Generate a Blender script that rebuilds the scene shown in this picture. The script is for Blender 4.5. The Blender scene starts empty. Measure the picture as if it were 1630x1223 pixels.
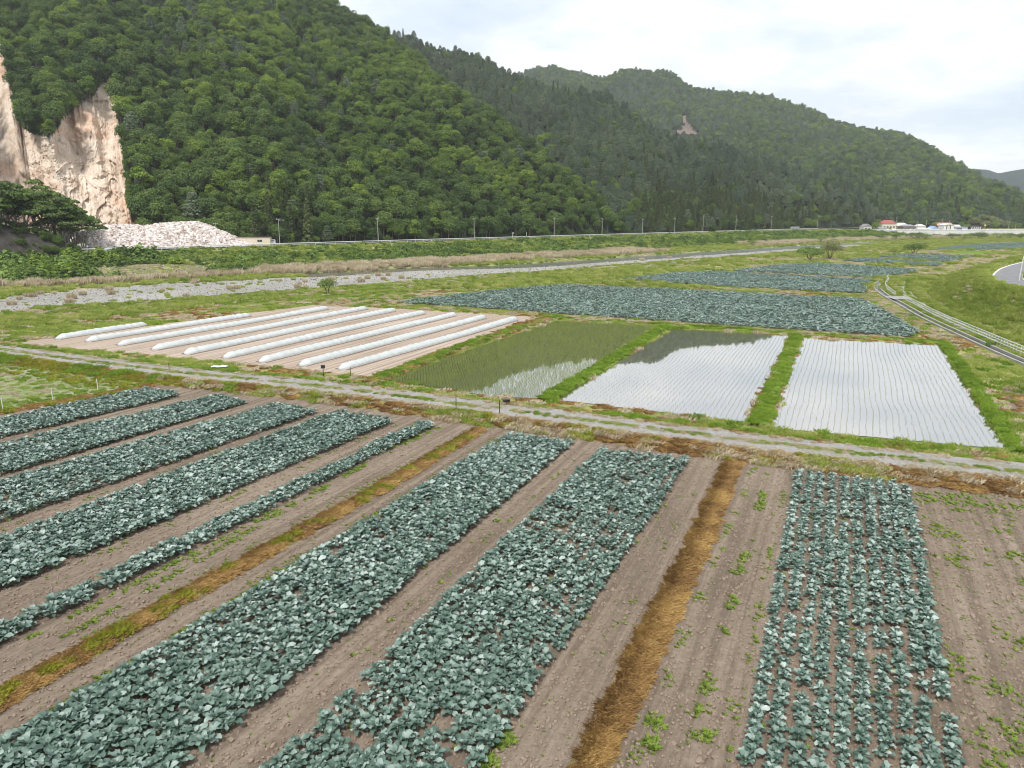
import bpy, math, random
import numpy as np
from mathutils import Vector, Matrix

random.seed(7)
rng = np.random.default_rng(11)
S = bpy.context.scene
COL = S.collection
R2 = math.sqrt(2.0)

def nth(n):
    a = ['', 'first', 'second', 'third', 'fourth', 'fifth', 'sixth', 'seventh', 'eighth', 'ninth', 'tenth', 'eleventh', 'twelfth', 'thirteenth', 'fourteenth', 'fifteenth', 'sixteenth', 'seventeenth', 'eighteenth', 'nineteenth']
    if n < 20: return a[n]
    t, u = divmod(n, 10); w = ['', '', 'twent', 'thirt', 'fort', 'fift', 'sixt'][t]
    return w + 'ieth' if u == 0 else w + 'y-' + a[u]
# ------------------------------------------------------------------ camera
FPX, PITCH, CZ = 1151.0, math.radians(13.1), 15.0
cam_d = bpy.data.cameras.new('camera')
cam = bpy.data.objects.new('camera', cam_d)
COL.objects.link(cam)
cam_d.sensor_width = 36.0
cam_d.lens = FPX / 1630.0 * 36.0
cam_d.clip_start = 0.5
cam_d.clip_end = 20000
cam.location = (0, 0, CZ)
cam.rotation_euler = (math.radians(90) - PITCH, 0, 0)
S.camera = cam

# ------------------------------------------------------------------ world, sun, exposure
SUN_EL, SUN_AZ = math.radians(58), math.radians(205)      # azimuth the light comes from, clockwise from +y
CLOUD_LO, CLOUD_HI = 0.86, 0.98
S.view_settings.view_transform = 'Standard'
S.view_settings.look = 'None'
S.view_settings.exposure = 0.50
S.view_settings.gamma = 1.0
S.view_settings.use_curve_mapping = False
S.cycles.max_bounces = 6
S.cycles.diffuse_bounces = 3
S.cycles.glossy_bounces = 3
S.cycles.transmission_bounces = 4
S.cycles.volume_bounces = 0
S.cycles.use_denoising = True
S.cycles.filter_width = 1.05
try:
    S.cycles.denoiser = 'OPENIMAGEDENOISE'
    S.cycles.denoising_prefilter = 'ACCURATE'
except Exception:
    pass

W = bpy.data.worlds.new('World')
S.world = W
W.use_nodes = True
wt = W.node_tree
wt.nodes.clear()
def wn(t, **k):
    n = wt.nodes.new(t)
    for a, b in k.items():
        setattr(n, a, b)
    return n
out = wn('ShaderNodeOutputWorld')
bg1 = wn('ShaderNodeBackground'); bg2 = wn('ShaderNodeBackground'); mx = wn('ShaderNodeMixShader')
sky = wn('ShaderNodeTexSky', sky_type='NISHITA')
sky.sun_disc = False
sky.sun_elevation = SUN_EL
sky.sun_rotation = SUN_AZ
bg1.inputs['Strength'].default_value = 0.12
tc = wn('ShaderNodeTexCoord')
sep = wn('ShaderNodeSeparateXYZ')
wt.links.new(tc.outputs['Generated'], sep.inputs[0])
zc = wn('ShaderNodeMath', operation='MAXIMUM'); zc.inputs[1].default_value = 0.0
wt.links.new(sep.outputs['Z'], zc.inputs[0])
za = wn('ShaderNodeMath', operation='ADD'); za.inputs[1].default_value = 0.16
wt.links.new(zc.outputs[0], za.inputs[0])
dx = wn('ShaderNodeMath', operation='DIVIDE'); dy = wn('ShaderNodeMath', operation='DIVIDE')
wt.links.new(sep.outputs['X'], dx.inputs[0]); wt.links.new(za.outputs[0], dx.inputs[1])
wt.links.new(sep.outputs['Y'], dy.inputs[0]); wt.links.new(za.outputs[0], dy.inputs[1])
cmb = wn('ShaderNodeCombineXYZ')
wt.links.new(dx.outputs[0], cmb.inputs[0]); wt.links.new(dy.outputs[0], cmb.inputs[1])
n1 = wn('ShaderNodeTexNoise'); n1.inputs['Scale'].default_value = 1.15; n1.inputs['Detail'].default_value = 7; n1.inputs['Roughness'].default_value = 0.55
n2 = wn('ShaderNodeTexNoise'); n2.inputs['Scale'].default_value = 1.15; n2.inputs['Detail'].default_value = 8; n2.inputs['Roughness'].default_value = 0.6
mp = wn('ShaderNodeMapping'); mp.inputs['Location'].default_value = (4.3, 1.7, 0)
wt.links.new(cmb.outputs[0], n1.inputs['Vector'])
wt.links.new(cmb.outputs[0], mp.inputs[0]); wt.links.new(mp.outputs[0], n2.inputs['Vector'])
cover = wn('ShaderNodeMapRange'); cover.inputs['From Min'].default_value = 0.36; cover.inputs['From Max'].default_value = 0.56
cover.inputs['To Min'].default_value = 0.6; cover.inputs['To Max'].default_value = 1.0
wt.links.new(n1.outputs['Fac'], cover.inputs['Value'])
shade = wn('ShaderNodeValToRGB')
shade.color_ramp.elements[0].position = 0.41; shade.color_ramp.elements[0].color = (CLOUD_LO * 0.79, CLOUD_LO * 0.87, CLOUD_LO * 0.95, 1)
shade.color_ramp.elements[1].position = 0.60; shade.color_ramp.elements[1].color = (CLOUD_HI, CLOUD_HI, CLOUD_HI * 1.01, 1)
wt.links.new(n2.outputs['Fac'], shade.inputs[0])
wt.links.new(sky.outputs[0], bg1.inputs['Color'])
wt.links.new(shade.outputs[0], bg2.inputs['Color'])
wt.links.new(cover.outputs[0], mx.inputs[0])
wt.links.new(bg1.outputs[0], mx.inputs[1]); wt.links.new(bg2.outputs[0], mx.inputs[2])
wt.links.new(mx.outputs[0], out.inputs['Surface'])

sun_d = bpy.data.lights.new('sun', 'SUN')
sun_d.energy = 2.9
sun_d.angle = math.radians(10)
sun_d.color = (1.0, 0.96, 0.9)
sun = bpy.data.objects.new('sun', sun_d)
COL.objects.link(sun)
sd = Vector((math.sin(SUN_AZ) * math.cos(SUN_EL), math.cos(SUN_AZ) * math.cos(SUN_EL), math.sin(SUN_EL)))
sun.rotation_euler = sd.to_track_quat('Z', 'Y').to_euler()

# ------------------------------------------------------------------ geometry of the place
def G(px, py, z=0.0):
    """photo pixel -> point of the horizontal plane at height z"""
    a = (px - 815) / FPX; b = (611.5 - py) / FPX
    y = math.cos(PITCH) + b * math.sin(PITCH); dz = -math.sin(PITCH) + b * math.cos(PITCH)
    k = (z - CZ) / dz
    return (a * k, y * k)
def PG(L, z=0.0):
    return [G(p[0], p[1], z) for p in L]
def TH(px, py):
    a = (px - 815) / FPX; b = (611.5 - py) / FPX
    y = math.cos(PITCH) + b * math.sin(PITCH); z = -math.sin(PITCH) + b * math.cos(PITCH)
    return math.atan2(a, y), z / math.hypot(a, y)
def project(x, y, z):
    z = z - CZ
    d = y * math.cos(PITCH) - z * math.sin(PITCH)
    u = y * math.sin(PITCH) + z * math.cos(PITCH)
    return 815 + FPX * x / d, 611.5 - FPX * u / d
def ST(x, y): return (x + y) / R2, (y - x) / R2
def XY(s, t): return (s - t) / R2, (s + t) / R2
def bend(s): return 0.0010 * np.maximum(s - 420.0, 0.0) ** 2
def sm(a, b, x):
    t = np.clip((x - a) / (b - a), 0, 1)
    return t * t * (3 - 2 * t)

# value noise, vectorised
_perm = rng.random((257, 257))
def vnoise(x, y):
    x = np.asarray(x, float); y = np.asarray(y, float)
    xi = np.floor(x).astype(int); yi = np.floor(y).astype(int)
    fx = x - xi; fy = y - yi
    fx = fx * fx * (3 - 2 * fx); fy = fy * fy * (3 - 2 * fy)
    a = _perm[xi % 256, yi % 256]; b = _perm[(xi + 1) % 256, yi % 256]
    c = _perm[xi % 256, (yi + 1) % 256]; d = _perm[(xi + 1) % 256, (yi + 1) % 256]
    return (a * (1 - fx) + b * fx) * (1 - fy) + (c * (1 - fx) + d * fx) * fy
def fbm(x, y, o=4):
    v = 0; w = 0.5; k = 1.0
    for _ in range(o):
        v = v + w * (vnoise(x * k + 17.3 * k, y * k + 5.1 * k)); w *= 0.5; k *= 2.03
    return v / (1 - 0.5 ** o)

# ------------------------------------------------------------------ materials
MATS = {}
def newmat(name):
    m = bpy.data.materials.new(name); m.use_nodes = True
    nt = m.node_tree; nt.nodes.clear()
    o = nt.nodes.new('ShaderNodeOutputMaterial')
    MATS[name] = m
    return m, nt, o
def N(nt, t, ins=None, **k):
    n = nt.nodes.new(t)
    for a, b in k.items(): setattr(n, a, b)
    for a, b in (ins or {}).items():
        if hasattr(b, 'is_output'): nt.links.new(b, n.inputs[a])
        else: n.inputs[a].default_value = b
    return n
def ramp(nt, fac, stops):
    r = nt.nodes.new('ShaderNodeValToRGB')
    e = r.color_ramp.elements
    while len(e) < len(stops): e.new(0.5)
    for i, (p, c) in enumerate(stops):
        e[i].position = p; e[i].color = (c[0], c[1], c[2], 1)
    nt.links.new(fac, r.inputs[0])
    return r.outputs[0]
def noise(nt, vec, scale, detail=5, rough=0.55, dist=0.0):
    n = N(nt, 'ShaderNodeTexNoise', {'Scale': scale, 'Detail': detail, 'Roughness': rough, 'Distortion': dist})
    if vec is not None: nt.links.new(vec, n.inputs['Vector'])
    return n.outputs['Fac']
def mixc(nt, fac, a, b, mode='MIX'):
    n = nt.nodes.new('ShaderNodeMix'); n.data_type = 'RGBA'; n.blend_type = mode
    for s, v in ((0, fac), (6, a), (7, b)):
        if hasattr(v, 'is_output'): nt.links.new(v, n.inputs[s])
        elif isinstance(v, (int, float)): n.inputs[s].default_value = v
        else: n.inputs[s].default_value = (v[0], v[1], v[2], 1)
    return n.outputs[2]
def principled(nt, o, col, rough=0.9, spec=0.3, normal=None, metal=0.0):
    p = nt.nodes.new('ShaderNodeBsdfPrincipled')
    if hasattr(col, 'is_output'): nt.links.new(col, p.inputs['Base Color'])
    else: p.inputs['Base Color'].default_value = (col[0], col[1], col[2], 1)
    p.inputs['Roughness'].default_value = rough
    p.inputs['Specular IOR Level'].default_value = spec
    p.inputs['Metallic'].default_value = metal
    if normal is not None: nt.links.new(normal, p.inputs['Normal'])
    nt.links.new(p.outputs[0], o.inputs['Surface'])
    return p
def bump(nt, h, strength=0.5, dist=0.1, normal=None):
    b = N(nt, 'ShaderNodeBump', {'Strength': strength, 'Distance': dist, 'Height': h})
    if normal is not None: nt.links.new(normal, b.inputs['Normal'])
    return b.outputs[0]
def plain(name, col, rough=0.7, spec=0.3, var=0.18, scale=3.0, metal=0.0):
    if name in MATS: return MATS[name]
    m, nt, o = newmat(name)
    tcn = N(nt, 'ShaderNodeTexCoord').outputs['Object']
    f = noise(nt, tcn, scale, 6, 0.65)
    c = ramp(nt, f, [(0.3, [x * (1 - var) for x in col]), (0.7, [min(1, x * (1 + var)) for x in col])])
    principled(nt, o, c, rough, spec, bump(nt, f, 0.2, 0.02), metal)
    return m
def ground_mat(name, stops, scale, stops2=None, scale2=None, fac2=0.5, bumps=((2.0, 0.5, 0.1),), furrow=None, rough=0.95):
    m, nt, o = newmat(name)
    pos = N(nt, 'ShaderNodeNewGeometry').outputs['Position']
    f = noise(nt, pos, scale, 8, 0.68)
    c = ramp(nt, f, stops)
    if stops2:
        f2 = noise(nt, pos, scale2, 5, 0.6)
        c2 = ramp(nt, f2, stops2)
        c = mixc(nt, fac2, c, c2, 'MIX')
    nrm = None
    for sc, st, di in bumps:
        nrm = bump(nt, noise(nt, pos, sc, 6, 0.7), st, di, nrm)
    if furrow:
        ang, per, st, di = furrow
        mpn = N(nt, 'ShaderNodeMapping', {'Rotation': (0, 0, -ang)}); nt.links.new(pos, mpn.inputs[0])
        wv = N(nt, 'ShaderNodeTexWave', {'Scale': 1.0 / per * 0.314 , 'Distortion': 1.2, 'Detail': 3.0, 'Detail Scale': 1.5}, bands_direction='Y')
        nt.links.new(mpn.outputs[0], wv.inputs['Vector'])
        nrm = bump(nt, wv.outputs['Fac'], st, di, nrm)
        lf = N(nt, 'ShaderNodeTexNoise', {'Scale': 1.0, 'Detail': 4.0})
        mp2 = N(nt, 'ShaderNodeMapping', {'Scale': (0.05, 2.2, 1)}); nt.links.new(mpn.outputs[0], mp2.inputs[0]); nt.links.new(mp2.outputs[0], lf.inputs['Vector'])
        streak = ramp(nt, lf.outputs['Fac'], [(0.38, (0.74, 0.73, 0.71)), (0.62, (1.14, 1.14, 1.14))])
        c = mixc(nt, 1.0, c, streak, 'MULTIPLY')
    principled(nt, o, c, rough, 0.15, nrm)
    return m
def foliage(name, dark, mid, light, trans=0.25, rough=0.6, spec=0.3, patch=0.01, pw=0.5, island=0.4):
    m, nt, o = newmat(name)
    oi = N(nt, 'ShaderNodeObjectInfo'); ge = N(nt, 'ShaderNodeNewGeometry')
    pn = noise(nt, oi.outputs['Location'], patch, 3, 0.6)
    pr = N(nt, 'ShaderNodeMapRange', {'Value': pn, 'From Min': 0.35, 'From Max': 0.65})
    a = N(nt, 'ShaderNodeMath', {0: oi.outputs['Random'], 1: 1 - island - pw * 0.5}, operation='MULTIPLY')
    b = N(nt, 'ShaderNodeMath', {0: ge.outputs['Random Per Island'], 1: island, 2: a.outputs[0]}, operation='MULTIPLY_ADD')
    c = N(nt, 'ShaderNodeMath', {0: pr.outputs[0], 1: pw * 0.5, 2: b.outputs[0]}, operation='MULTIPLY_ADD')
    col = ramp(nt, c.outputs[0], [(0.12, dark), (0.5, mid), (0.88, light)])
    p = nt.nodes.new('ShaderNodeBsdfPrincipled')
    nt.links.new(col, p.inputs['Base Color']); p.inputs['Roughness'].default_value = rough; p.inputs['Specular IOR Level'].default_value = spec
    t = N(nt, 'ShaderNodeBsdfTranslucent'); nt.links.new(col, t.inputs['Color'])
    x = N(nt, 'ShaderNodeMixShader', {0: trans}); nt.links.new(p.outputs[0], x.inputs[1]); nt.links.new(t.outputs[0], x.inputs[2])
    nt.links.new(x.outputs[0], o.inputs['Surface'])
    return m

UANG = math.radians(65.6)
U = np.array([math.cos(UANG), math.sin(UANG)]); V = np.array([U[1], -U[0]])

M_soil = ground_mat('soil', [(0.30, (0.140, 0.107, 0.078)), (0.52, (0.220, 0.172, 0.132)), (0.75, (0.315, 0.254, 0.198))], 3.0,
                    [(0.35, (0.160, 0.125, 0.093)), (0.65, (0.255, 0.207, 0.163))], 0.18, 0.45,
                    bumps=((9.0, 0.8, 0.08), (30.0, 0.6, 0.03)), furrow=(UANG, 0.33, 0.7, 0.07))
M_tsoil = ground_mat('pale_soil', [(0.3, (0.30, 0.235, 0.185)), (0.7, (0.41, 0.335, 0.275))], 1.5,
                     [(0.35, (0.31, 0.245, 0.195)), (0.65, (0.39, 0.32, 0.265))], 0.08, 0.5, bumps=((6.0, 0.5, 0.06),), furrow=(UANG, 0.6, 0.4, 0.05))
M_ground = ground_mat('meadow', [(0.32, (0.14, 0.17, 0.045)), (0.50, (0.24, 0.27, 0.08)), (0.66, (0.42, 0.37, 0.19))], 0.35,
                      [(0.38, (0.11, 0.16, 0.03)), (0.62, (0.33, 0.28, 0.13))], 0.035, 0.5, bumps=((3.0, 0.8, 0.15),))
M_brown = ground_mat('dry_grass_ground', [(0.3, (0.12, 0.085, 0.05)), (0.5, (0.24, 0.175, 0.09)), (0.7, (0.38, 0.30, 0.15))], 1.4,
                     [(0.4, (0.14, 0.15, 0.03)), (0.6, (0.25, 0.16, 0.07))], 0.25, 0.45, bumps=((8.0, 1.0, 0.1),))
M_gravel = ground_mat('gravel', [(0.32, (0.17, 0.163, 0.145)), (0.5, (0.285, 0.275, 0.25)), (0.7, (0.40, 0.385, 0.355))], 2.2,
                      [(0.35, (0.24, 0.23, 0.20)), (0.65, (0.40, 0.39, 0.365))], 0.06, 0.5, bumps=((5.0, 1.0, 0.15), (18.0, 0.8, 0.05)))
M_track = ground_mat('track_gravel', [(0.33, (0.14, 0.125, 0.10)), (0.5, (0.245, 0.235, 0.225)), (0.7, (0.40, 0.39, 0.385))], 5.0,
                     [(0.38, (0.22, 0.20, 0.12)), (0.56, (0.31, 0.30, 0.295))], 0.35, 0.45, bumps=((20.0, 0.9, 0.05),))
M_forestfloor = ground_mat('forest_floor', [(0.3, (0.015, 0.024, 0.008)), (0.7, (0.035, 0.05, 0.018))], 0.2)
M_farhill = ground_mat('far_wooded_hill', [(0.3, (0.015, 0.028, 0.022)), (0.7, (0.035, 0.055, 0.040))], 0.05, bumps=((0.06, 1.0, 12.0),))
M_asphalt = ground_mat('asphalt', [(0.3, (0.15, 0.15, 0.155)), (0.7, (0.23, 0.23, 0.235))], 0.8, bumps=((40.0, 0.3, 0.01),), rough=0.85)
M_fieldgrass = ground_mat('field_grass', [(0.32, (0.13, 0.17, 0.06)), (0.5, (0.22, 0.24, 0.13)), (0.68, (0.34, 0.32, 0.24))], 1.2,
                          [(0.4, (0.14, 0.20, 0.06)), (0.6, (0.30, 0.29, 0.20))], 0.13, 0.5, bumps=((6.0, 0.8, 0.1),))
M_green = ground_mat('bund_grass', [(0.3, (0.06, 0.11, 0.012)), (0.7, (0.17, 0.27, 0.03))], 2.0, bumps=((8.0, 1.0, 0.1),))
M_riverbank = ground_mat('riverbank_soil', [(0.32, (0.10, 0.135, 0.035)), (0.52, (0.20, 0.23, 0.07)), (0.68, (0.42, 0.36, 0.22))], 0.15, bumps=((2.0, 0.8, 0.2),))
M_conc = plain('concrete', (0.28, 0.275, 0.26), 0.85, 0.2, 0.2, 0.6)
M_white = plain('white_paint', (0.66, 0.66, 0.65), 0.5, 0.4, 0.06, 2)
M_grey = plain('grey_concrete_pole', (0.34, 0.33, 0.31), 0.8, 0.2, 0.15, 2)
M_steel = plain('galvanised_steel', (0.55, 0.56, 0.57), 0.5, 0.5, 0.08, 2)
M_dark = plain('dark_plastic', (0.02, 0.02, 0.022), 0.5, 0.4, 0.2, 8)
M_bark = plain('bark', (0.13, 0.10, 0.075), 0.9, 0.1, 0.3, 5)
M_barkpale = plain('pale_bark', (0.26, 0.23, 0.19), 0.9, 0.1, 0.3, 3)
M_glass = plain('window_glass', (0.03, 0.035, 0.04), 0.15, 0.6, 0.1, 3)
M_clod = plain('soil_clod', (0.23, 0.178, 0.138), 0.95, 0.1, 0.25, 6)
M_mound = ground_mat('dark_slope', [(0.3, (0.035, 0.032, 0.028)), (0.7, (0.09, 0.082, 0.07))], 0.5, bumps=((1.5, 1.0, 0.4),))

# rock of the quarry face
def rock_mat():
    m, nt, o = newmat('quarry_rock')
    pos = N(nt, 'ShaderNodeNewGeometry').outputs['Position']
    mp_ = N(nt, 'ShaderNodeMapping', {'Scale': (0.10, 0.10, 0.06)}); nt.links.new(pos, mp_.inputs[0])
    f = noise(nt, mp_.outputs[0], 1.0, 9, 0.62, 0.5)
    c = ramp(nt, f, [(0.28, (0.40, 0.31, 0.235)), (0.42, (0.54, 0.44, 0.35)), (0.56, (0.64, 0.545, 0.45)), (0.75, (0.70, 0.63, 0.55))])
    mp3 = N(nt, 'ShaderNodeMapping', {'Scale': (0.11, 0.11, 0.075)}); nt.links.new(pos, mp3.inputs[0])
    f3 = noise(nt, mp3.outputs[0], 1.0, 8, 0.6, 0.8)
    st = ramp(nt, f3, [(0.36, (0.62, 0.42, 0.30)), (0.48, (1, 1, 1)), (0.6, (1, 1, 1)), (0.75, (0.90, 0.80, 0.84))])
    c = mixc(nt, 0.45, c, st, 'MULTIPLY')
    f4 = noise(nt, pos, 0.035, 4, 0.5)
    c = mixc(nt, ramp(nt, f4, [(0.55, (0, 0, 0)), (0.66, (0.55, 0.55, 0.55))]), c, (0.58, 0.36, 0.24))
    f5 = noise(nt, pos, 0.8, 8, 0.75)
    nrm = bump(nt, f3, 0.35, 0.5); nrm = bump(nt, f5, 0.5, 0.35, nrm)
    mus = N(nt, 'ShaderNodeTexNoise', {'Scale': 0.25, 'Detail': 9.0, 'Roughness': 0.7, 'Distortion': 1.2}); nt.links.new(pos, mus.inputs['Vector'])
    crack = ramp(nt, mus.outputs['Fac'], [(0.485, (1, 1, 1)), (0.5, (0.55, 0.45, 0.38)), (0.515, (1, 1, 1))])
    c = mixc(nt, 0.75, c, crack, 'MULTIPLY')
    principled(nt, o, c, 0.95, 0.1, nrm)
    return m
M_rock = rock_mat()
def rubble_mat():
    m, nt, o = newmat('rubble_stone')
    oi = N(nt, 'ShaderNodeObjectInfo')
    c = ramp(nt, oi.outputs['Random'], [(0.0, (0.30, 0.23, 0.19)), (0.3, (0.50, 0.43, 0.39)), (0.7, (0.62, 0.57, 0.545)), (1.0, (0.74, 0.70, 0.67))])
    principled(nt, o, c, 0.9, 0.1)
    return m
M_rubble = rubble_mat()
def stone_mat():
    m, nt, o = newmat('river_stone')
    oi = N(nt, 'ShaderNodeObjectInfo')
    c = ramp(nt, oi.outputs['Random'], [(0.0, (0.13, 0.12, 0.105)), (0.5, (0.29, 0.28, 0.26)), (1.0, (0.44, 0.43, 0.40))])
    principled(nt, o, c, 0.85, 0.2)
    return m
M_stone = stone_mat()

# plants
M_broc = None
def broc_mat(single=False):
    m, nt, o = newmat('glaucous_single_leaf' if single else 'glaucous_leaf')
    oi = N(nt, 'ShaderNodeObjectInfo'); ge = N(nt, 'ShaderNodeNewGeometry')
    pn = noise(nt, oi.outputs['Location'], 0.09, 3, 0.6)
    a = N(nt, 'ShaderNodeMath', {0: oi.outputs['Random'] if single else ge.outputs['Random Per Island'], 1: 0.58}, operation='MULTIPLY')
    b = N(nt, 'ShaderNodeMath', {0: 0.5 if single else oi.outputs['Random'], 1: 0.22, 2: a.outputs[0]}, operation='MULTIPLY_ADD')
    c = N(nt, 'ShaderNodeMath', {0: pn, 1: 0.3, 2: b.outputs[0]}, operation='MULTIPLY_ADD')
    col = ramp(nt, c.outputs[0], [(0.15, (0.028, 0.060, 0.043)), (0.5, (0.078, 0.135, 0.102)), (0.72, (0.16, 0.23, 0.19)), (0.95, (0.38, 0.45, 0.41))])
    col = mixc(nt, ge.outputs['Backfacing'], col, (0.27, 0.35, 0.32))
    vein = noise(nt, N(nt, 'ShaderNodeTexCoord').outputs['Object'], 18, 2, 0.5)
    p = nt.nodes.new('ShaderNodeBsdfPrincipled')
    nt.links.new(col, p.inputs['Base Color']); p.inputs['Roughness'].default_value = 0.42; p.inputs['Specular IOR Level'].default_value = 0.6
    nt.links.new(bump(nt, vein, 0.5, 0.02), p.inputs['Normal'])
    t = N(nt, 'ShaderNodeBsdfTranslucent', {'Color': (0.10, 0.2, 0.12, 1)})
    x = N(nt, 'ShaderNodeMixShader', {0: 0.12}); nt.links.new(p.outputs[0], x.inputs[1]); nt.links.new(t.outputs[0], x.inputs[2])
    nt.links.new(x.outputs[0], o.inputs['Surface'])
    return m
M_broc = broc_mat()
M_broc1 = broc_mat(True)
M_stem = plain('pale_green_stem', (0.25, 0.33, 0.20), 0.6, 0.3, 0.1, 10)
M_broad = foliage('broadleaf_leaves', (0.055, 0.098, 0.024), (0.155, 0.240, 0.040), (0.31, 0.40, 0.060), 0.45, patch=0.012)
M_broaddk = foliage('dark_broadleaf_leaves', (0.040, 0.075, 0.024), (0.105, 0.170, 0.042), (0.22, 0.30, 0.065), 0.4, patch=0.012)
M_pine = foliage('pine_needles', (0.066, 0.098, 0.058), (0.155, 0.205, 0.122), (0.25, 0.30, 0.175), 0.35, patch=0.009)
M_cedar = foliage('cedar_needles', (0.055, 0.082, 0.032), (0.115, 0.155, 0.055), (0.19, 0.23, 0.085), 0.35, patch=0.02)
M_lime = foliage('young_leaves', (0.10, 0.17, 0.02), (0.16, 0.26, 0.03), (0.24, 0.34, 0.05), 0.35)
M_willow = foliage('willow_leaves', (0.13, 0.155, 0.06), (0.22, 0.245, 0.10), (0.33, 0.34, 0.16), 0.4)
M_scrub = foliage('scrub_leaves', (0.060, 0.110, 0.026), (0.150, 0.235, 0.050), (0.30, 0.40, 0.10), 0.3, patch=0.03)
M_grass = foliage('grass_blades', (0.22, 0.29, 0.052), (0.33, 0.40, 0.080), (0.52, 0.51, 0.19), 0.5, patch=0.06, pw=0.6, island=0.3)
M_lushgrass = foliage('lush_grass_blades', (0.12, 0.20, 0.022), (0.22, 0.34, 0.035), (0.34, 0.45, 0.07), 0.45, patch=0.1)
M_reed = foliage('dry_reed', (0.36, 0.29, 0.18), (0.52, 0.44, 0.30), (0.66, 0.58, 0.44), 0.3, patch=0.05)
M_dead = foliage('dead_grass', (0.16, 0.090, 0.038), (0.34, 0.205, 0.075), (0.58, 0.41, 0.15), 0.35, patch=0.5, pw=0.7, island=0.4)
M_yellow = foliage('yellow_green_weed', (0.16, 0.18, 0.02), (0.28, 0.29, 0.03), (0.40, 0.36, 0.05), 0.3)
M_weed = foliage('weed_leaves', (0.13, 0.20, 0.03), (0.22, 0.32, 0.05), (0.36, 0.42, 0.09), 0.35)
M_rice = foliage('rice_seedling', (0.15, 0.20, 0.045), (0.24, 0.30, 0.07), (0.34, 0.38, 0.11), 0.5)

def water_mat(name, col, gain, rough=0.03, bs=0.08, sc=1.5, floor_=0.0):
    m, nt, o = newmat(name)
    pos = N(nt, 'ShaderNodeNewGeometry').outputs['Position']
    f = noise(nt, pos, 0.12, 4, 0.5)
    c = ramp(nt, f, [(0.3, [x * 0.8 for x in col]), (0.7, [x * 1.2 for x in col])])
    d = N(nt, 'ShaderNodeBsdfDiffuse'); nt.links.new(c, d.inputs['Color'])
    rip = noise(nt, pos, sc, 4, 0.5)
    nrm = bump(nt, rip, bs, 0.02)
    g = N(nt, 'ShaderNodeBsdfGlossy', {'Roughness': rough}); nt.links.new(nrm, g.inputs['Normal'])
    fr = N(nt, 'ShaderNodeFresnel', {'IOR': gain}); nt.links.new(nrm, fr.inputs['Normal'])
    x = N(nt, 'ShaderNodeMixShader'); fm = N(nt, 'ShaderNodeMath', {0: fr.outputs[0], 1: 0.9, 2: floor_}, operation='MULTIPLY_ADD', use_clamp=True); nt.links.new(fm.outputs[0], x.inputs[0]); nt.links.new(d.outputs[0], x.inputs[1]); nt.links.new(g.outputs[0], x.inputs[2])
    nt.links.new(x.outputs[0], o.inputs['Surface'])
    return m
M_paddy = water_mat('muddy_paddy_water', (0.14, 0.12, 0.075), 1.6, 0.015, 0.04, 1.2, 0.50)
M_river = water_mat('river_water', (0.07, 0.075, 0.045), 1.5, 0.2, 1.0, 1.6, 0.12)

def film_mat():
    m, nt, o = newmat('white_plastic_film')
    tco = N(nt, 'ShaderNodeTexCoord').outputs['Object']
    f = noise(nt, tco, 1.2, 6, 0.7)
    c = ramp(nt, f, [(0.3, (0.60, 0.65, 0.64)), (0.7, (0.80, 0.83, 0.82))])
    mp_ = N(nt, 'ShaderNodeMapping', {'Scale': (2.5, 2.5, 0.6)}); nt.links.new(tco, mp_.inputs[0])
    nrm = bump(nt, noise(nt, mp_.outputs[0], 2.0, 6, 0.7), 0.9, 0.12)
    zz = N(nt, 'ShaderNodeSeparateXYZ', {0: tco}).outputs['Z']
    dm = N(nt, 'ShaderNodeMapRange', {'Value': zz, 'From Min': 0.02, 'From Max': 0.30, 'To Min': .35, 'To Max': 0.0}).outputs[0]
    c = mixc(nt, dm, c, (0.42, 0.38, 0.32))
    p = principled(nt, o, c, 0.32, 0.5, nrm)
    t = N(nt, 'ShaderNodeBsdfTranslucent', {'Color': (0.75, 0.8, 0.78, 1)})
    x = N(nt, 'ShaderNodeMixShader', {0: 0.3}); nt.links.new(p.outputs[0], x.inputs[1]); nt.links.new(t.outputs[0], x.inputs[2])
    nt.links.new(x.outputs[0], o.inputs['Surface'])
    return m
M_film = film_mat()

# ------------------------------------------------------------------ object helpers
def mesh_obj(name, verts, faces, mat=None, link=True, parent=None, smooth=False, loc=None):
    me = bpy.data.meshes.new(name)
    verts = np.asarray(verts, dtype=np.float32).reshape(-1, 3)
    if isinstance(faces, np.ndarray):
        k = faces.shape[1]; nf = len(faces)
        me.vertices.add(len(verts)); me.vertices.foreach_set('co', verts.ravel())
        me.loops.add(nf * k); me.loops.foreach_set('vertex_index', faces.astype(np.int32).ravel())
        me.polygons.add(nf); me.polygons.foreach_set('loop_start', np.arange(0, nf * k, k, dtype=np.int32))
        me.update(calc_edges=True)
    else:
        me.from_pydata([tuple(map(float, v)) for v in verts], [], faces)
    me.validate()
    if smooth: me.polygons.foreach_set('use_smooth', [True] * len(me.polygons))
    mats = mat if isinstance(mat, (list, tuple)) else ([mat] if mat else [])
    for m_ in mats: me.materials.append(m_)
    o = bpy.data.objects.new(name, me)
    if link: COL.objects.link(o)
    if parent is not None: o.parent = parent
    if loc is not None: o.location = loc
    return o
def tag(o, label=None, cat=None, group=None, kind=None):
    if label: o['label'] = label
    if cat: o['category'] = cat
    if group: o['group'] = group
    if kind: o['kind'] = kind
    return o
def empty(name, loc, label, cat, group=None, rz=0.0):
    e = bpy.data.objects.new(name, None); COL.objects.link(e)
    e.location = loc; e.rotation_euler = (0, 0, rz); e.empty_display_size = 0.3
    return tag(e, label, cat, group)
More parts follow.
